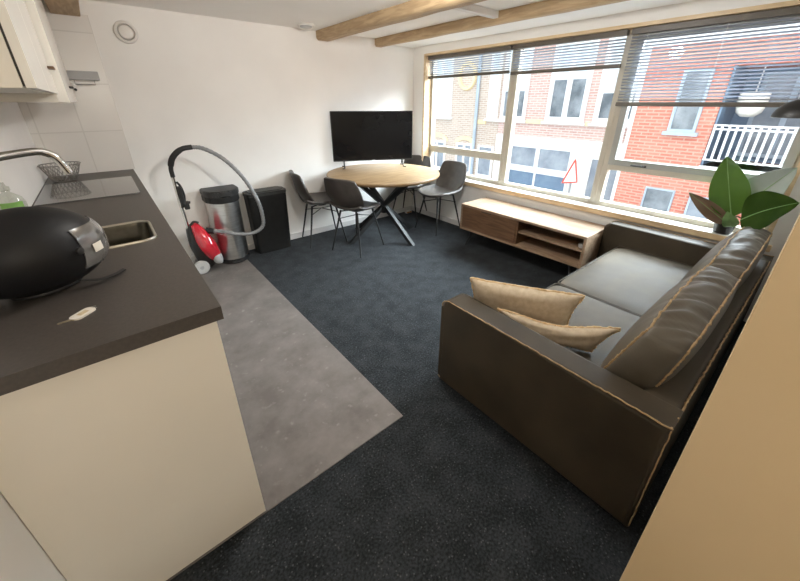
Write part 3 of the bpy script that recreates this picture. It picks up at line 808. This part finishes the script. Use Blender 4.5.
# ------------------------------------------------------------------ chairs (local: faces +x, centre of seat at origin)
def make_chair(label):
    t = thing('dining_chair', label, 'chair', (0,0,0), 0, 'chairs around the round dining table')
    # seat shell
    NX, NY = 14, 12
    def seat_pt(i, j, off=0):
        u = i/NX; v = -1+2*j/NY                                   # u 0 back .. 1 front
        hw = .17+.055*math.sin(PI*min(1, .15+u*.75))**.8 - .02*max(0, u-.85)/.15
        x = -.20+.42*u - .03*v*v*(u**3)
        z = .455+.045*abs(v)**2.5*(1-u*.5) - .012*math.sin(PI*u)-.02*max(0, u-.8)/.2 + .02*max(0, .15-u)/.15
        return Vector((x, hw*v, z+off))
    b = B(); grid_surface(b, [[seat_pt(i, j) for j in range(NY+1)] for i in range(NX+1)], -.028)
    bmesh.ops.bevel(b, geom=[e for e in b.edges if len(e.link_faces) == 2 and e.calc_face_angle(0) > .9], offset=.010, segments=3, profile=.5, affect='EDGES')
    part('seat', b, M['chair'], t, False, ang=70)
    # back shell
    def back_pt(i, j):
        u = i/NX; v = -1+2*j/NY
        z = .455+.335*u
        if   u < .45: hw = .165+.065*math.sin(PI/2*u/.45)
        else: hw = .230-.040*((u-.45)/.55)**1.5
        hw *= 1-.0*u
        x = -.165-.085*u-.045*math.sin(PI/2*min(1, u*2))+.075*v*v*(1-.35*u)
        zz = z-.016*abs(v)**6*u**6
        return Vector((x, hw*v, zz))
    b = B(); grid_surface(b, [[back_pt(i, j) for j in range(NY+1)] for i in range(NX+1)], .024)
    bmesh.ops.bevel(b, geom=[e for e in b.edges if len(e.link_faces) == 2 and e.calc_face_angle(0) > .9], offset=.009, segments=3, profile=.5, affect='EDGES')
    part('backrest', b, M['chair'], t, False, ang=70)
    # under-seat frame and legs
    b = B(); 
    for sx, sy in ((1,1),(1,-1)):
        tube(b, [(-.13*sx, -.10*sy, .428), (.15*sx, .10*sy, .428)], .007, 8)
    lathe(b, [(.001,.418),(.06,.418),(.06,.434),(.001,.434)], (0,0,0), 20)
    part('seat_frame', b, M['blackmatt'], t, False)
    for sx in (-1, 1):
        for sy in (-1, 1):
            b = B(); tube(b, [(.125*sx, .105*sy, .436), (.205*sx, .19*sy, .003)], [.011,.007], 10)
            part('leg', b, M['blackmatt'], t, False)
    b = B()
    q = .30; fx = .125+.08*(1-q/.44); fy = .105+.085*(1-q/.44)
    for a, c in (((-fx,-fy),(fx,fy)), ((-fx,fy),(fx,-fy))):
        m_ = (0, 0)
        tube(b, [(a[0], a[1], .345), (0, 0, .375), (c[0], c[1], .345)], .0045, 8)
    part('stretcher', b, M['blackmatt'], t, False)
    return t
chairs = [(1.83, 2.905, math.atan2(.32,.95), 'dark leather shell chair in front of the round table with its back to the camera'),
          (1.66, 3.355, R(-12), 'dark leather shell chair left of the table, between the black bin and the table'),
          (2.93, 2.79, R(178), 'dark leather shell chair right of the table, in front of the window'),
          (2.95, 3.35, R(206), 'dark leather shell chair in the corner behind the table and television')]
c0 = make_chair(chairs[0][3])
for i, (x, y, a, lb) in enumerate(chairs):
    c = c0 if i == 0 else copy_tree(c0, None, lb)
    c.location = (x, y, 0); c.rotation_euler = (0, 0, a)

# small thing on the floor in the corner
t = thing('floor_block', 'small orange and white block on the floor in the far corner', 'block', (3.08, 3.50, 0))
b = B(); box(b, 3.03, 3.13, 3.50, 3.545, .001, .035, bev=.004); part('case', b, M['valve'], t)
b = B(); box(b, 3.04, 3.12, 3.497, 3.4998, .006, .024, bev=.001); part('front', b, M['orange'], t, label='orange front')

# ------------------------------------------------------------------ media cabinet
mx0, mx1, my0, my1, mz0, mz1 = 2.745, 3.165, .984, 2.285, .185, .462
t = thing('media_cabinet', 'low long wooden media cabinet on thin dark legs under the window', 'cabinet', ((mx0+mx1)/2, (my0+my1)/2, 0))
b = B(); box(b, mx0, mx1, my0, my1, mz1-.022, mz1, bev=.003); part('top_board', b, M['media'], t)
b = B(); box(b, mx0, mx1, my0, my1, mz0, mz0+.022, bev=.003); part('bottom_board', b, M['media'], t)
for y in (my0, my1-.022):
    b = B(); box(b, mx0, mx1, y, y+.022, mz0+.022, mz1-.022, bev=.002); part('side_panel', b, M['media'], t)
b = B(); box(b, mx1-.012, mx1-.002, my0+.022, my1-.022, mz0+.022, mz1-.022); part('back_panel', b, M['mediadark'], t)
ym = 1.60
b = B(); box(b, mx0+.01, mx1-.012, ym, ym+.02, mz0+.022, mz1-.022); part('divider', b, M['mediadark'], t)
b = B(); box(b, mx0+.025, mx1-.012, my0+.022, ym, .318, .336, bev=.002); part('shelf', b, M['media'], t)
b = B(); box(b, mx0+.002, mx0+.020, ym+.02, my1-.024, mz0+.024, mz1-.024, bev=.002); dr = part('door', b, M['mediadark'], t, label='dark stained flap door')
b = B(); box(b, mx0-.004, mx0+.002, 1.90, 2.02, mz1-.034, mz1-.026, bev=.001); part('finger_pull', b, M['dark'], dr)
for x in (mx0+.07, mx1-.07):
    for y in (my0+.12, my1-.12):
        b = B(); s = 1 if y > 1.5 else -1
        tube(b, [(x, y, mz0), (x+(.03 if x > 2.9 else -.03), y+.05*s, .003)], [.014,.009], 10); part('leg', b, M['blackmatt'], t)
b = B(); lathe(b, [(.001,0),(.026,0),(.028,.004),(.028,.030),(.024,.033),(.001,.033)], (mx0+.09, my0+.06, .3365), 20)
single('small_tub', b, M['wheel'], 'small pale round tub on the media cabinet shelf', 'tub')

# ------------------------------------------------------------------ sofa
sx0, sx1, sy0, sy1 = 1.102, 3.150, .032, 1.012
AW = .132; AZ = .527
t = thing('sofa', 'dark brown leather two-seat sofa with tan seams along the near wall', 'sofa', (sx0, sy0, 0))
SOFA = t
def arm(xa, xb):
    b = B(); 
    poly = [(sy0,.012),(sy1-.02,.012)]
    for k in range(7):
        a = R(-90+k*15); poly.append((sy1-.02+.02*math.cos(a), .032+.02*math.sin(a)))
    for k in range(7):
        a = R(k*15); poly.append((sy1-.045+.045*math.cos(a), AZ-.045+.045*math.sin(a)))
    poly.append((sy0, AZ))
    # collapse duplicate corner
    P = []
    for q in poly:
        if not P or (abs(q[0]-P[-1][0])+abs(q[1]-P[-1][1])) > 1e-4: P.append(q)
    prism(b, P, xa, xb, 'X')
    bmesh.ops.bevel(b, geom=[e for e in b.edges if abs(e.verts[0].co.x-e.verts[1].co.x) < 1e-5], offset=.022, segments=5, profile=.5, affect='EDGES')
    return b, P
def wig(pts, amp=.0022, sd=1):
    r_ = random.Random(sd); return [(Vector(p)+Vector((r_.uniform(-amp,amp), r_.uniform(-amp,amp), r_.uniform(-amp,amp)))) for p in pts]
def dense(pts, step=.012, closed=False):
    out = []; P = [Vector(p) for p in pts]; n = len(P)
    for i in range(n if closed else n-1):
        a, c = P[i], P[(i+1) % n]; m = max(1, int((c-a).length/step))
        out += [a.lerp(c, k/m) for k in range(m)]
    if not closed: out.append(P[-1])
    return out
for (xa, xb, out_x) in ((sx0, sx0+AW, sx0), (sx1-AW, sx1, sx1)):
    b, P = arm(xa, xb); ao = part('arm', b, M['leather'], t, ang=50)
    ix = out_x+(.006 if out_x == sx0 else -.006)
    b = B(); tube(b, wig(dense([(ix, y, z) for y, z in P[2:]], .014), .0016), .0028, 6); part('piping', b, M['seam'], ao, label='tan piping')
    inx = xb-.006 if out_x == sx0 else xa+.006
    b = B(); tube(b, wig(dense([(inx, y, z-.001) for y, z in P[1:-1]], .012), .001), .0018, 6); part('piping', b, M['leathercush'], ao)
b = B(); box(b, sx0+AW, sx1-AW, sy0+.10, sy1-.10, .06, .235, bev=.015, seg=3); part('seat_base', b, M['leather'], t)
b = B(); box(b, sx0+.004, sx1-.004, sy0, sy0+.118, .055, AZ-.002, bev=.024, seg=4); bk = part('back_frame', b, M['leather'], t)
b = B(); tube(b, wig(dense([(sx0+.01, sy0+.004, AZ-.004), (sx1-.01, sy0+.004, AZ-.004)], .012)), .0035, 6); part('piping', b, M['seam'], bk, label='tan piping')
b = B(); tube(b, wig(dense([(sx0+.002, sy0+.001, .04), (sx0+.002, sy0+.001, AZ-.006)], .015), .0012), .0022, 6); part('piping', b, M['seam'], bk, label='tan piping')
for i, (xa, xb) in enumerate(((sx0+AW+.003, 2.012), (2.018, sx1-AW-.003))):
    b = B(); y0_, y1_ = .155, .868; z0_, z1_ = .236, .372
    def f(u, v, w, xa=xa, xb=xb):
        u1, v1, w1 = lp(u, v, w, 14)
        bz = .012*(1-u**4)*(1-v**4)*(1 if w > .99 else 0)
        wr = .0022*math.sin(9*u+5*v+i*2)*math.cos(7*v-3*u)*(1 if w > .99 else 0)*(1-u*u)*(1-v*v)
        return ((xa+xb)/2+(xb-xa)/2*u1, (y0_+y1_)/2+(y1_-y0_)/2*v1, (z0_+z1_)/2+(z1_-z0_)/2*w1+bz+wr)
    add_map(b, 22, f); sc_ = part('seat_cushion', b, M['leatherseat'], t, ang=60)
    b = B(); P = [(x, y, z1_-.004) for x, y in rrect(xa+.005, xb-.005, y0_+.005, y1_-.003, .02)]
    tube(b, wig(dense(P, .02, True), .0008), .0028, 6, True); part('piping', b, M['leathercush'], sc_)
# back cushions: profile corners (y,z) bottom-back, bottom-front, top-front, top-back
def back_cushion(xa, xb, i):
    bb, bf, tf, tb = Vector((.157,.385)), Vector((.335,.392)), Vector((.205,.755)), Vector((.072,.735))
    def F(u, v, w, bul=1):        # u along x, v: -1 back..1 front, w: up
        s, q = (v+1)/2, (w+1)/2
        lo = bb.lerp(bf, s); hi = tb.lerp(tf, s); p = lo.lerp(hi, q)
        # slight bulge of faces
        n_f = Vector((.93,.35)); 
        k = bul*.030*(1-abs(u)**3)*(1-abs(w)**3)*(v)
        top = bul*(.022*(1-abs(u)**4)*(1-v*v) if w > .9 else 0)
        sag = .012*math.cos(PI*u*.9)*(q)
        ends = .022*(1-v*v)*(1-w*w)*u*(1 if abs(u) > .98 else 0)
        wr = 0
        x = (xa+xb)/2+(xb-xa)/2*u
        if bul:
            wr = .0055*math.sin(x*46+v*2.2+1.6*math.sin(x*17))*(.35+.65*max(0, w))
            wr += .0035*math.sin(x*83+v*5+2.1*math.sin(x*31+w*2))*max(0, w)
        y, z = p.x+n_f.x*k, p.y+n_f.y*k
        return Vector((x+ends, y+wr*.25*(1-abs(v)), z+top-.010+sag+wr*(1 if w > .9 else .3)))
    def f(u, v, w):
        a, c, d = lp(u, v, w, 11); return F(a, c, d)
    b = B(); add_map(b, 56, f); o = part('back_cushion', b, M['leathercush'], t, ang=75)
    for v, m_ in ((.93, 'front'), (-.93, 'rear')):
        loopp = []
        for (a, c) in rrect(-1, 1, -1, 1, .10, 5)+[]:
            loopp.append((a, c))
        pts2 = dense([(a, c, 0) for a, c in loopp], .03, True)
        P = []
        for q in pts2:
            mm = max(abs(q.x), abs(q.y)); u, w = q.x, q.y
            a, c, d = lp(u, v, w, 11)
            p = F(a*1.004, c, d)
            P.append(p)
        b = B(); tube(b, wig(P, .0022, i), .0046, 6, True); part('piping', b, M['seam'], o, label='tan piping')
    return o
back_cushion(1.262, 2.10, 1); back_cushion(2.108, 3.015, 2)
for x in (sx0+.08, sx1-.08):
    for y in (sy0+.08, sy1-.09):
        b = B(); tube(b, [(x, y, .0), (x, y, .06)], [.018,.024], 14); part('foot', b, M['blackmatt'], t)

SOFA.rotation_euler = (0, 0, R(-1.0))      # it stands slightly askew to the wall

# ------------------------------------------------------------------ pillows
def pillow(name, label, tl, tr, br, bl, th, mat, sd, sagf=0):
    tl, tr, br, bl = map(Vector, (tl, tr, br, bl))
    nrm = (tr-tl).cross(bl-tl).normalized(); c = (tl+tr+br+bl)/4
    t = thing(name, label, 'cushion', (c.x, c.y, min(p.z for p in (tl,tr,br,bl))), 0, 'beige linen cushions on the sofa')
    def S_(u, v):
        a = tl.lerp(tr, (u+1)/2); d = bl.lerp(br, (u+1)/2); p = a.lerp(d, (1-v)/2)
        ctr = c
        pin = .055*((1-u*u)*abs(v)**3+(1-v*v)*abs(u)**3)     # edges pulled in between the corners
        return p.lerp(ctr, pin) - Vector((0, 0, sagf*(1-u*u)**2*(1+v)/2))
    def f(u, v, w):
        h = max(0, (1-u**4))*max(0, (1-v**4)); hh = (h**.55)
        wr = .004*math.sin(3*u+2*v+sd)+.0015*math.sin(7*v-4*u+sd*2)
        return S_(u, v)+nrm*(w*(th*hh+.003)+wr*hh*.8)
    b = B(); N = 26
    for s in (1, -1):
        rows = [[f(-1+2*i/N, -1+2*j/N, s) for j in range(N+1)] for i in range(N+1)]
        V = [[b.verts.new(p) for p in r] for r in rows]
        for i in range(N):
            for j in range(N): b.faces.new((V[i][j], V[i+1][j], V[i+1][j+1], V[i][j+1]) if s > 0 else (V[i][j], V[i][j+1], V[i+1][j+1], V[i+1][j]))
        if s > 0: V0 = V
        else: V1 = V
    def edge(V): return [V[i][0] for i in range(N)]+[V[N][j] for j in range(N)]+[V[i][N] for i in range(N, 0, -1)]+[V[0][j] for j in range(N, 0, -1)]
    E0, E1 = edge(V0), edge(V1)
    for i in range(len(E0)): b.faces.new((E0[i], E0[(i+1) % len(E0)], E1[(i+1) % len(E1)], E1[i]))
    part('cover', b, mat, t, ang=80)
    b = B(); pts = [f(u, v, 0) for u, v in [(p.x, p.y) for p in dense([(-1,-1,0),(1,-1,0),(1,1,0),(-1,1,0)], .045, True)]]
    r_ = random.Random(sd); rr = [.0045+r_.uniform(0,.003) for _ in pts]
    tube(b, wig(pts, .003, sd), rr, 6, True); part('fringe', b, M['linenedge'], t, label='frayed tan edge')
    return t
pillow('throw_pillow', 'beige linen cushion standing upright in the near corner of the sofa seat',
       (1.30,.985,.595), (1.585,.520,.592), (1.555,.560,.392), (1.315,.955,.392), .052, M['linen'], 3)
pillow('throw_pillow', 'beige linen cushion slumped low against the near sofa arm',
       (1.270,.780,.518), (1.55,.335,.518), (1.475,.40,.395), (1.300,.70,.400), .034, M['linen'], 8, .035)

# ------------------------------------------------------------------ plant on the sill
px_, py_ = 3.240, .29
t = thing('potted_plant', 'large-leaved green plant in a dark pot on the window sill behind the sofa', 'plant', (px_, py_, ZS))
b = B(); lathe(b, [(.001,.0),(.040,.0),(.050,.006),(.060,.075),(.064,.08),(.064,.092),(.056,.092),(.054,.078),(.001,.078)], (px_,py_,ZS), 32); part('pot', b, M['pot'], t)
b = B(); lathe(b, [(.001,.080),(.053,.080),(.053,.079),(.001,.079)], (px_,py_,ZS), 24); part('soil', b, M['soil'], t)
def leaf(base, tip, width, facing, mat, curl=.15, fold=.10, bend=.1, label=None, wmax=.5):
    base, tip, facing = Vector(base), Vector(tip), Vector(facing).normalized()
    ax = tip-base; L_ = ax.length; ax.normalize(); side = ax.cross(facing).normalized(); nn = side.cross(ax).normalized()
    NU, NV = 18, 10; b = B(); rows = []
    for i in range(NU+1):
        u = i/NU; w = width*(math.sin(PI*u**.72 if wmax == .5 else PI*u**wmax))**.75 if 0 < u < 1 else .002
        w = max(w, .002); row = []
        for j in range(NV+1):
            v = -1+2*j/NV
            p = base+ax*(L_*u)+side*(w*v*.5)+nn*(fold*w*abs(v)**1.3+bend*L_*math.sin(PI*u)*.6 - curl*L_*u*u*.5 + .004*math.sin(u*16+v*2)*abs(v))
            row.append(p)
        rows.append(row)
    grid_surface(b, rows, .0016); o = part('leaf', b, mat, t, label=label, ang=70)
    b = B(); tube(b, [Vector(r[NV//2])+nn*.001 for r in rows], [.0035*(1-.7*i/NU)+.0005 for i in range(NU+1)], 6); part('midrib', b, M['leaflight'], o)
    return o
def stalk(a, c, m=None):
    a, c = Vector(a), Vector(c); mid = Vector(m) if m else (a+c)/2+Vector((0,0,.02))
    b = B(); tube(b, smooth_pts([a, mid, c], 6), .0045, 8); part('stalk', b, M['stem'], t)
soilp = (px_, py_, ZS+.075)
leaf((3.11,.262,.735), (3.13,.400,1.115), .205, (-1,-.05,.15), M['leaf'], .05, .10, .05, 'upright bright green leaf')
stalk(soilp, (3.11,.262,.74))
leaf((2.99,.205,.755), (2.88,.010,.935), .27, (-.75,.35,.55), M['leafdark'], .10, .08, .10, 'dark green leaf leaning over the sofa back')
stalk(soilp, (2.99,.205,.77), (3.12,.25,.74))
leaf((3.18,.235,.80), (3.14,.075,1.085), .21, (-1,.2,.2), M['leafpale'], .05, .25, .05, 'pale shiny leaf by the window frame')
stalk(soilp, (3.20,.245,.81))
leaf((3.12,.275,.69), (3.05,.515,.865), .10, (-.4,-.6,-.3), M['leafbrown'], .1, .45, .0, 'folded leaf showing its brown underside')
stalk(soilp, (3.12,.275,.70))
leaf((3.14,.24,.665), (3.05,.285,.775), .085, (-1,0,.2), M['leaflight'], .1, .1, .1, 'small pale green leaf')
stalk(soilp, (3.14,.24,.67))

# ------------------------------------------------------------------ wall lamp at the right
lx, ly, lz = 2.30, .092, 1.383
t = thing('wall_lamp', 'black dome lamp shade at the right edge, above the sofa', 'lamp', (lx, ly, lz))
b = B(); prof = []
for k in range(11):
    a = R(90*k/10); prof.append((max(.012, .108*math.sin(a)), .078*math.cos(a)))
prof = [(.001,.079)]+prof+[(.105,-.002)]+[(max(.010, .104*math.sin(R(90*(10-k)/10))), .074*math.cos(R(90*(10-k)/10))-.001) for k in range(11)]+[(.001,.073)]
lathe(b, prof, (lx,ly,lz), 40); part('lamp_shade', b, M['lampblack'], t, ang=60)
b = B(); tube(b, smooth_pts([(lx,ly,lz+.078),(lx,ly,lz+.11),(lx,ly-.08,lz+.13),(lx,YNW+.012,lz+.13)], 6), .006, 8); part('arm', b, M['lampblack'], t)
b = B(); lathe(b, [(.001,.0005),(.035,.0005),(.035,.012),(.001,.016)], (lx,YNW,lz+.13), 24, 'Y'); part('wall_plate', b, M['lampblack'], t)
b = B(); lathe(b, [(.001,.012),(.018,.016),(.028,.035),(.022,.055),(.014,.072),(.001,.072)], (lx,ly,lz-.005), 20); part('bulb', b, M['valve'], t)

# ------------------------------------------------------------------ outside
b = B(); box(b, 3.45, 40, -30, 40, -3.2, -3.0); struct('ground', b, M['asphalt'])
def facade_window(par, x, y0, y1, z0, z1, fr, pane, mull=0, sill=None, rail=None, label=None, fw=.07, curtain=None, th=.05):
    b = B(); box(b, x-th, x-.001, y0, y0+fw, z0, z1); box(b, x-th, x-.001, y1-fw, y1, z0, z1)
    box(b, x-th, x-.001, y0+fw, y1-fw, z0, z0+fw); box(b, x-th, x-.001, y0+fw, y1-fw, z1-fw, z1)
    for k in range(mull):
        c = y0+(y1-y0)*(k+1)/(mull+1); box(b, x-th+.004, x-.001, c-fw*.6, c+fw*.6, z0+fw, z1-fw)
    if rail: box(b, x-th+.004, x-.001, y0+fw, y1-fw, rail-.03, rail+.03)
    w = part('window', b, fr, par, smooth=False)
    b = B(); box(b, x-.018, x-.002, y0+fw, y1-fw, z0+fw, z1-fw); part('pane', b, pane, w, smooth=False)
    if curtain:
        b = B(); box(b, x-.024, x-.0185, y0+fw, y1-fw, curtain, z1-fw); part('roller_blind', b, M['curtain'], w, smooth=False)
    if sill:
        b = B(); box(b, x-.10, x-.001, y0-.06, y1+.06, z0-.07, z0); part('sill', b, sill, w, smooth=False)
    return w
# brown brick house (left)
X = 10.0
t = thing('brick_house', 'brown brick house across the street at the left end of the window', 'building', (X+.5, 10, -3.0))
b = B(); box(b, X, X+4, 7.05, 16, -3.0, 4.1); part('wall', b, M['brickbrown'], t, smooth=False)
facade_window(t, X, 9.1, 10.1, .95, 3.1, M['owhite'], M['curtain'], 1, M['owhite'])
facade_window(t, X, 11.0, 12.0, .95, 3.1, M['owhite'], M['opane'], 1, M['owhite'])
for (ya, yb) in ((8.0,8.75),(9.3,10.2)):
    facade_window(t, X, ya, yb, -.95, .10, M['owhite'], M['opaneb'], 1)
    b = B(); n = 12; c = (ya+yb)/2; r1, r2 = (yb-ya)/2+.10, (yb-ya)/2-.08
    poly = [(c+r1*math.cos(PI*k/n), .10+.42*r1*math.sin(PI*k/n)*1.2) for k in range(n+1)]+[(c+r2*math.cos(PI*(n-k)/n), .10+.36*r2*math.sin(PI*(n-k)/n)) for k in range(n+1)]
    prism(b, poly, X-.03, X-.001, 'X'); part('arch', b, M['ocream'], t, label='yellow brick arch', smooth=False)
facade_window(t, X, 7.1, 7.75, -.95, .10, M['owhite'], M['opaneb'], 0)
facade_window(t, X, 8.2, 10.0, -2.6, -1.25, M['owhite'], M['opaneb'], 2)
facade_window(t, X, 7.1, 7.5, .95, 2.9, M['owhite'], M['curtain'], 0, M['owhite'])
b = B(); n = 24; pts = [(X-.02, 8.45+.34*math.cos(2*PI*k/n), 2.25+.38*math.sin(2*PI*k/n)) for k in range(n)]
tube(b, pts, .07, 6, True); part('ring_ornament', b, M['ocream'], t, label='round yellow brick ornament')
b = B(); box(b, X-.04, X-.001, 7.52, 7.86, .78, .90); part('stone_band', b, M['ocream'], t, smooth=False)
b = B(); tube(b, [(X-.06, 7.93, -3.0), (X-.06, 7.93, 4.0)], .055, 10); part('drain_pipe', b, M['opale'], t, label='pale blue drain pipe')
# pink brick house (middle)
t = thing('brick_house', 'pink brick house with tall white windows across the street, seen through the middle pane', 'building', (X+.5, 5, -3.0))
b = B(); box(b, X, X+4, 2.93, 7.04, .50, 4.1); part('wall', b, M['brickpink'], t, smooth=False)
b = B(); box(b, X-.03, X+4, 2.93, 7.04, -3.0, .50); part('shop_front', b, M['owhite'], t, label='white painted lower front', smooth=False)
facade_window(t, X, 6.10, 6.98, .95, 2.95, M['owhite'], M['opane'], 0, M['owhite'], None, curtain=1.75, fw=.10)
facade_window(t, X, 4.35, 5.45, .95, 2.95, M['owhite'], M['opane'], 1, M['owhite'], None, curtain=2.0, fw=.12)
facade_window(t, X, 3.15, 4.12, .95, 2.95, M['owhite'], M['opane'], 0, M['owhite'], None, curtain=1.65, fw=.12)
for (ya, yb) in ((5.52,6.03), (4.19,4.28)):
    b = B(); box(b, X-.05, X-.001, ya, yb, .87, .97); part('stone_band', b, M['ocream'], t, smooth=False)
XS = X-.03
facade_window(t, XS, 4.46, 5.48, -.42, .23, M['owhite'], M['opaneb'], 0, fw=.05)
facade_window(t, XS, 5.50, 6.50, -.42, .23, M['owhite'], M['opaneb'], 0, fw=.05)
facade_window(t, XS, 4.46, 6.50, -1.9, -.50, M['owhite'], M['oblue'], 1, fw=.05)
facade_window(t, XS, 3.10, 3.95, -1.9, .10, M['owhite'], M['opaneb'], 0, fw=.05)
# orange brick building (right) with a balcony recess
X2 = 9.0
t = thing('brick_apartment_block', 'orange brick building with a blue balcony recess, seen through the right window', 'building', (X2+.5, -1, -3.0))
b = B()
box(b, X2, X2+4, 1.50, 2.86, -3.0, 2.46); box(b, X2, X2+4, -9, 1.50, 2.05, 2.46); box(b, X2, X2+4, -9, 1.50, -3.0, .30)
box(b, X2+1.4, X2+4, -9, 1.50, .30, 2.05); box(b, X2, X2+4, -9, -2.6, .30, 2.05)
part('wall', b, M['brickorange'], t, smooth=False)
b = B(); box(b, X2-.04, X2+4, -9, 2.90, 2.46, 2.60); part('coping', b, M['owhite'], t, smooth=False)
b = B(); box(b, X2-.02, X2+.3, 2.86, 2.93, -3.0, 2.46); part('corner_strip', b, M['owhite'], t, smooth=False)
b = B(); box(b, X2+1.36, X2+1.395, -2.6, 1.50, .30, 2.05); box(b, X2+.02, X2+1.36, 1.46, 1.495, .30, 2.05); part('recess_cladding', b, M['oblue'], t, label='blue cladding of the balcony recess', smooth=False)
w = facade_window(t, X2+1.36, .2, 1.2, .40, 1.95, M['opale'], M['opaneb'], 1)
facade_window(t, X2, 1.74, 2.20, .90, 2.03, M['opale'], M['opane'], 0, M['opale'], fw=.05)
facade_window(t, X2, 1.74, 2.28, -1.1, -.26, M['opale'], M['opane'], 0, None, fw=.03)
facade_window(t, X2, .70, 1.48, -1.1, -.30, M['opale'], M['opaneb'], 0, None, fw=.03)
b = B()
for z in (.42, .98, 1.05): box(b, X2-.05, X2-.02, -2.5, 1.48, z-.015, z+.015)
y = 1.46
while y > -2.5:
    box(b, X2-.045, X2-.025, y-.018, y+.018, .40, 1.05); y -= .105
part('balcony_railing', b, M['owhite'], t, label='white balcony railing', smooth=False)
b = B(); box(b, X2-.08, X2+1.3, -2.6, 1.50, .26, .30); part('balcony_floor', b, M['owhite'], t, smooth=False)
t = thing('pendant_shade', 'cream rounded lamp shade hanging in the blue balcony recess', 'lamp', (X2+.3, 1.16, 1.20))
b = B(); lathe(b, [(.001,1.19),(.10,1.20),(.18,1.27),(.21,1.40),(.21,1.60),(.205,1.62),(.001,1.62)], (X2+.3,1.12,0), 24); part('shade', b, M['keywhite'], t)
b = B(); tube(b, [(X2+.3,1.12,1.62),(X2+.3,1.12,2.05)], .01, 6); part('cord', b, M['owhite'], t)
# warning sign
t = thing('warning_sign', 'white triangular road sign with a red border in front of the pink house', 'sign', (9.4, 4.15, -3.0))
sxx = 9.4
b = B(); prism(b, [(3.93,-.52),(4.37,-.60),(4.10,.10)], sxx, sxx+.02, 'X'); part('board', b, M['owhite'], t, smooth=False)
b = B(); tube(b, dense([(sxx-.006,3.95,-.50),(sxx-.006,4.34,-.58),(sxx-.006,4.10,.07)], .05, True), .020, 6, True); part('border', b, M['signred'], t, label='red border')
b = B(); tube(b, [(sxx+.045, 4.13, -3.0), (sxx+.045, 4.13, -.05)], .025, 10); part('pole', b, M['greyplastic'], t)

# ------------------------------------------------------------------ light
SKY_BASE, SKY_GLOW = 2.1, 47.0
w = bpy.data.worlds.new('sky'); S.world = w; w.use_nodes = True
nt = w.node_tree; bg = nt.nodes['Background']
# overcast sky, far brighter on the side of the hidden sun (over the opposite roofs)
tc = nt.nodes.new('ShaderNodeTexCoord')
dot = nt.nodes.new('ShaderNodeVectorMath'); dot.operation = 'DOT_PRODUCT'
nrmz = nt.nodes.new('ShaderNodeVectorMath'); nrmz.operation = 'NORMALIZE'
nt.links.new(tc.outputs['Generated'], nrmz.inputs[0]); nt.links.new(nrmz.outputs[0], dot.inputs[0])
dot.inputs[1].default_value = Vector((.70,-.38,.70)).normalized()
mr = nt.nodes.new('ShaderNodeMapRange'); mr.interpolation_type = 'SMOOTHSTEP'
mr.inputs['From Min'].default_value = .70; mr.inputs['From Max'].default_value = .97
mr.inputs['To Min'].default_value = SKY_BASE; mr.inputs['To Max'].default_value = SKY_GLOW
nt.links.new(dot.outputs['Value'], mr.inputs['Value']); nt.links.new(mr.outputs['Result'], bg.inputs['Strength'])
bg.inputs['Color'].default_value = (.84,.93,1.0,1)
sun = bpy.data.lights.new('sun', 'SUN'); sun.energy = 1.0; sun.angle = R(3); sun.color = (1,.95,.88)
so = bpy.data.objects.new('sun', sun); COL.objects.link(so)
so.rotation_euler = Vector((.62,.25,-.74)).to_track_quat('-Z','Y').to_euler()
pl = bpy.data.lights.new('window_portal', 'AREA'); pl.shape = 'RECTANGLE'; pl.size = ZT-ZS; pl.size_y = YW1-YW0
pl.cycles.is_portal = True
po = bpy.data.objects.new('window_portal', pl); COL.objects.link(po); po.location = (3.43, (YW0+YW1)/2, (ZS+ZT)/2)
po.rotation_euler = (0, R(90), 0)
# added fill lamp behind the camera, brightens the hall side and cabinet end
HLX, HLZ = .12, 1.72
t = thing('added_hall_lamp', 'added round fill lamp at the end of the hallway behind the viewer', 'lamp', (HLX, -1.66, HLZ-.13))
b = B(); lathe(b, [(.001,0),(.13,0),(.13,.02),(.11,.03),(.001,.03)], (HLX,-1.6995,HLZ), 32, 'Y'); part('base', b, M['valve'], t)
hl = bpy.data.lights.new('hall_fill_light', 'AREA'); hl.shape = 'DISK'; hl.size = .24; hl.energy = 13.5; hl.color = (1,.93,.81)
ho = bpy.data.objects.new('hall_fill_light', hl); COL.objects.link(ho); ho.location = (HLX,-1.66,HLZ); ho.rotation_euler = (R(90),0,0)
# added ceiling lamp out of view, fill light for the back and left walls
t = thing('added_room_lamp', 'added flat round white fill lamp on the living room ceiling, out of view', 'lamp', (1.30, 1.45, ZC-.05))
b = B(); lathe(b, [(.001,0),(.17,0),(.17,-.03),(.15,-.045),(.001,-.045)], (1.30,1.45,ZC-.0005), 40); part('diffuser', b, M['valve'], t)
rl = bpy.data.lights.new('room_fill_light', 'POINT'); rl.shadow_soft_size = .07; rl.energy = 48; rl.color = (1,.975,.93)
ro = bpy.data.objects.new('room_fill_light', rl); COL.objects.link(ro); ro.location = (1.30, 1.45, ZC-.125)

# ------------------------------------------------------------------ camera + view
cd = bpy.data.cameras.new('camera'); cd.sensor_fit = 'HORIZONTAL'; cd.sensor_width = 36
cd.lens = 340.69/800*36; cd.shift_y = -(290.5-252.25)/800; cd.clip_start = .02; cd.clip_end = 200
co = bpy.data.objects.new('camera', cd); COL.objects.link(co)
co.location = (0, 0, 1.441); co.rotation_euler = (R(90-23.738), 0, R(-39.722))
S.camera = co
vs = S.view_settings; vs.view_transform = 'Standard'; vs.look = 'None'; vs.gamma = 1; vs.use_curve_mapping = False
vs.exposure = 0.0
S.cycles.use_denoising = True
S.cycles.max_bounces = 10; S.cycles.diffuse_bounces = 8; S.cycles.transparent_max_bounces = 12
S.cycles.sample_clamp_indirect = 12
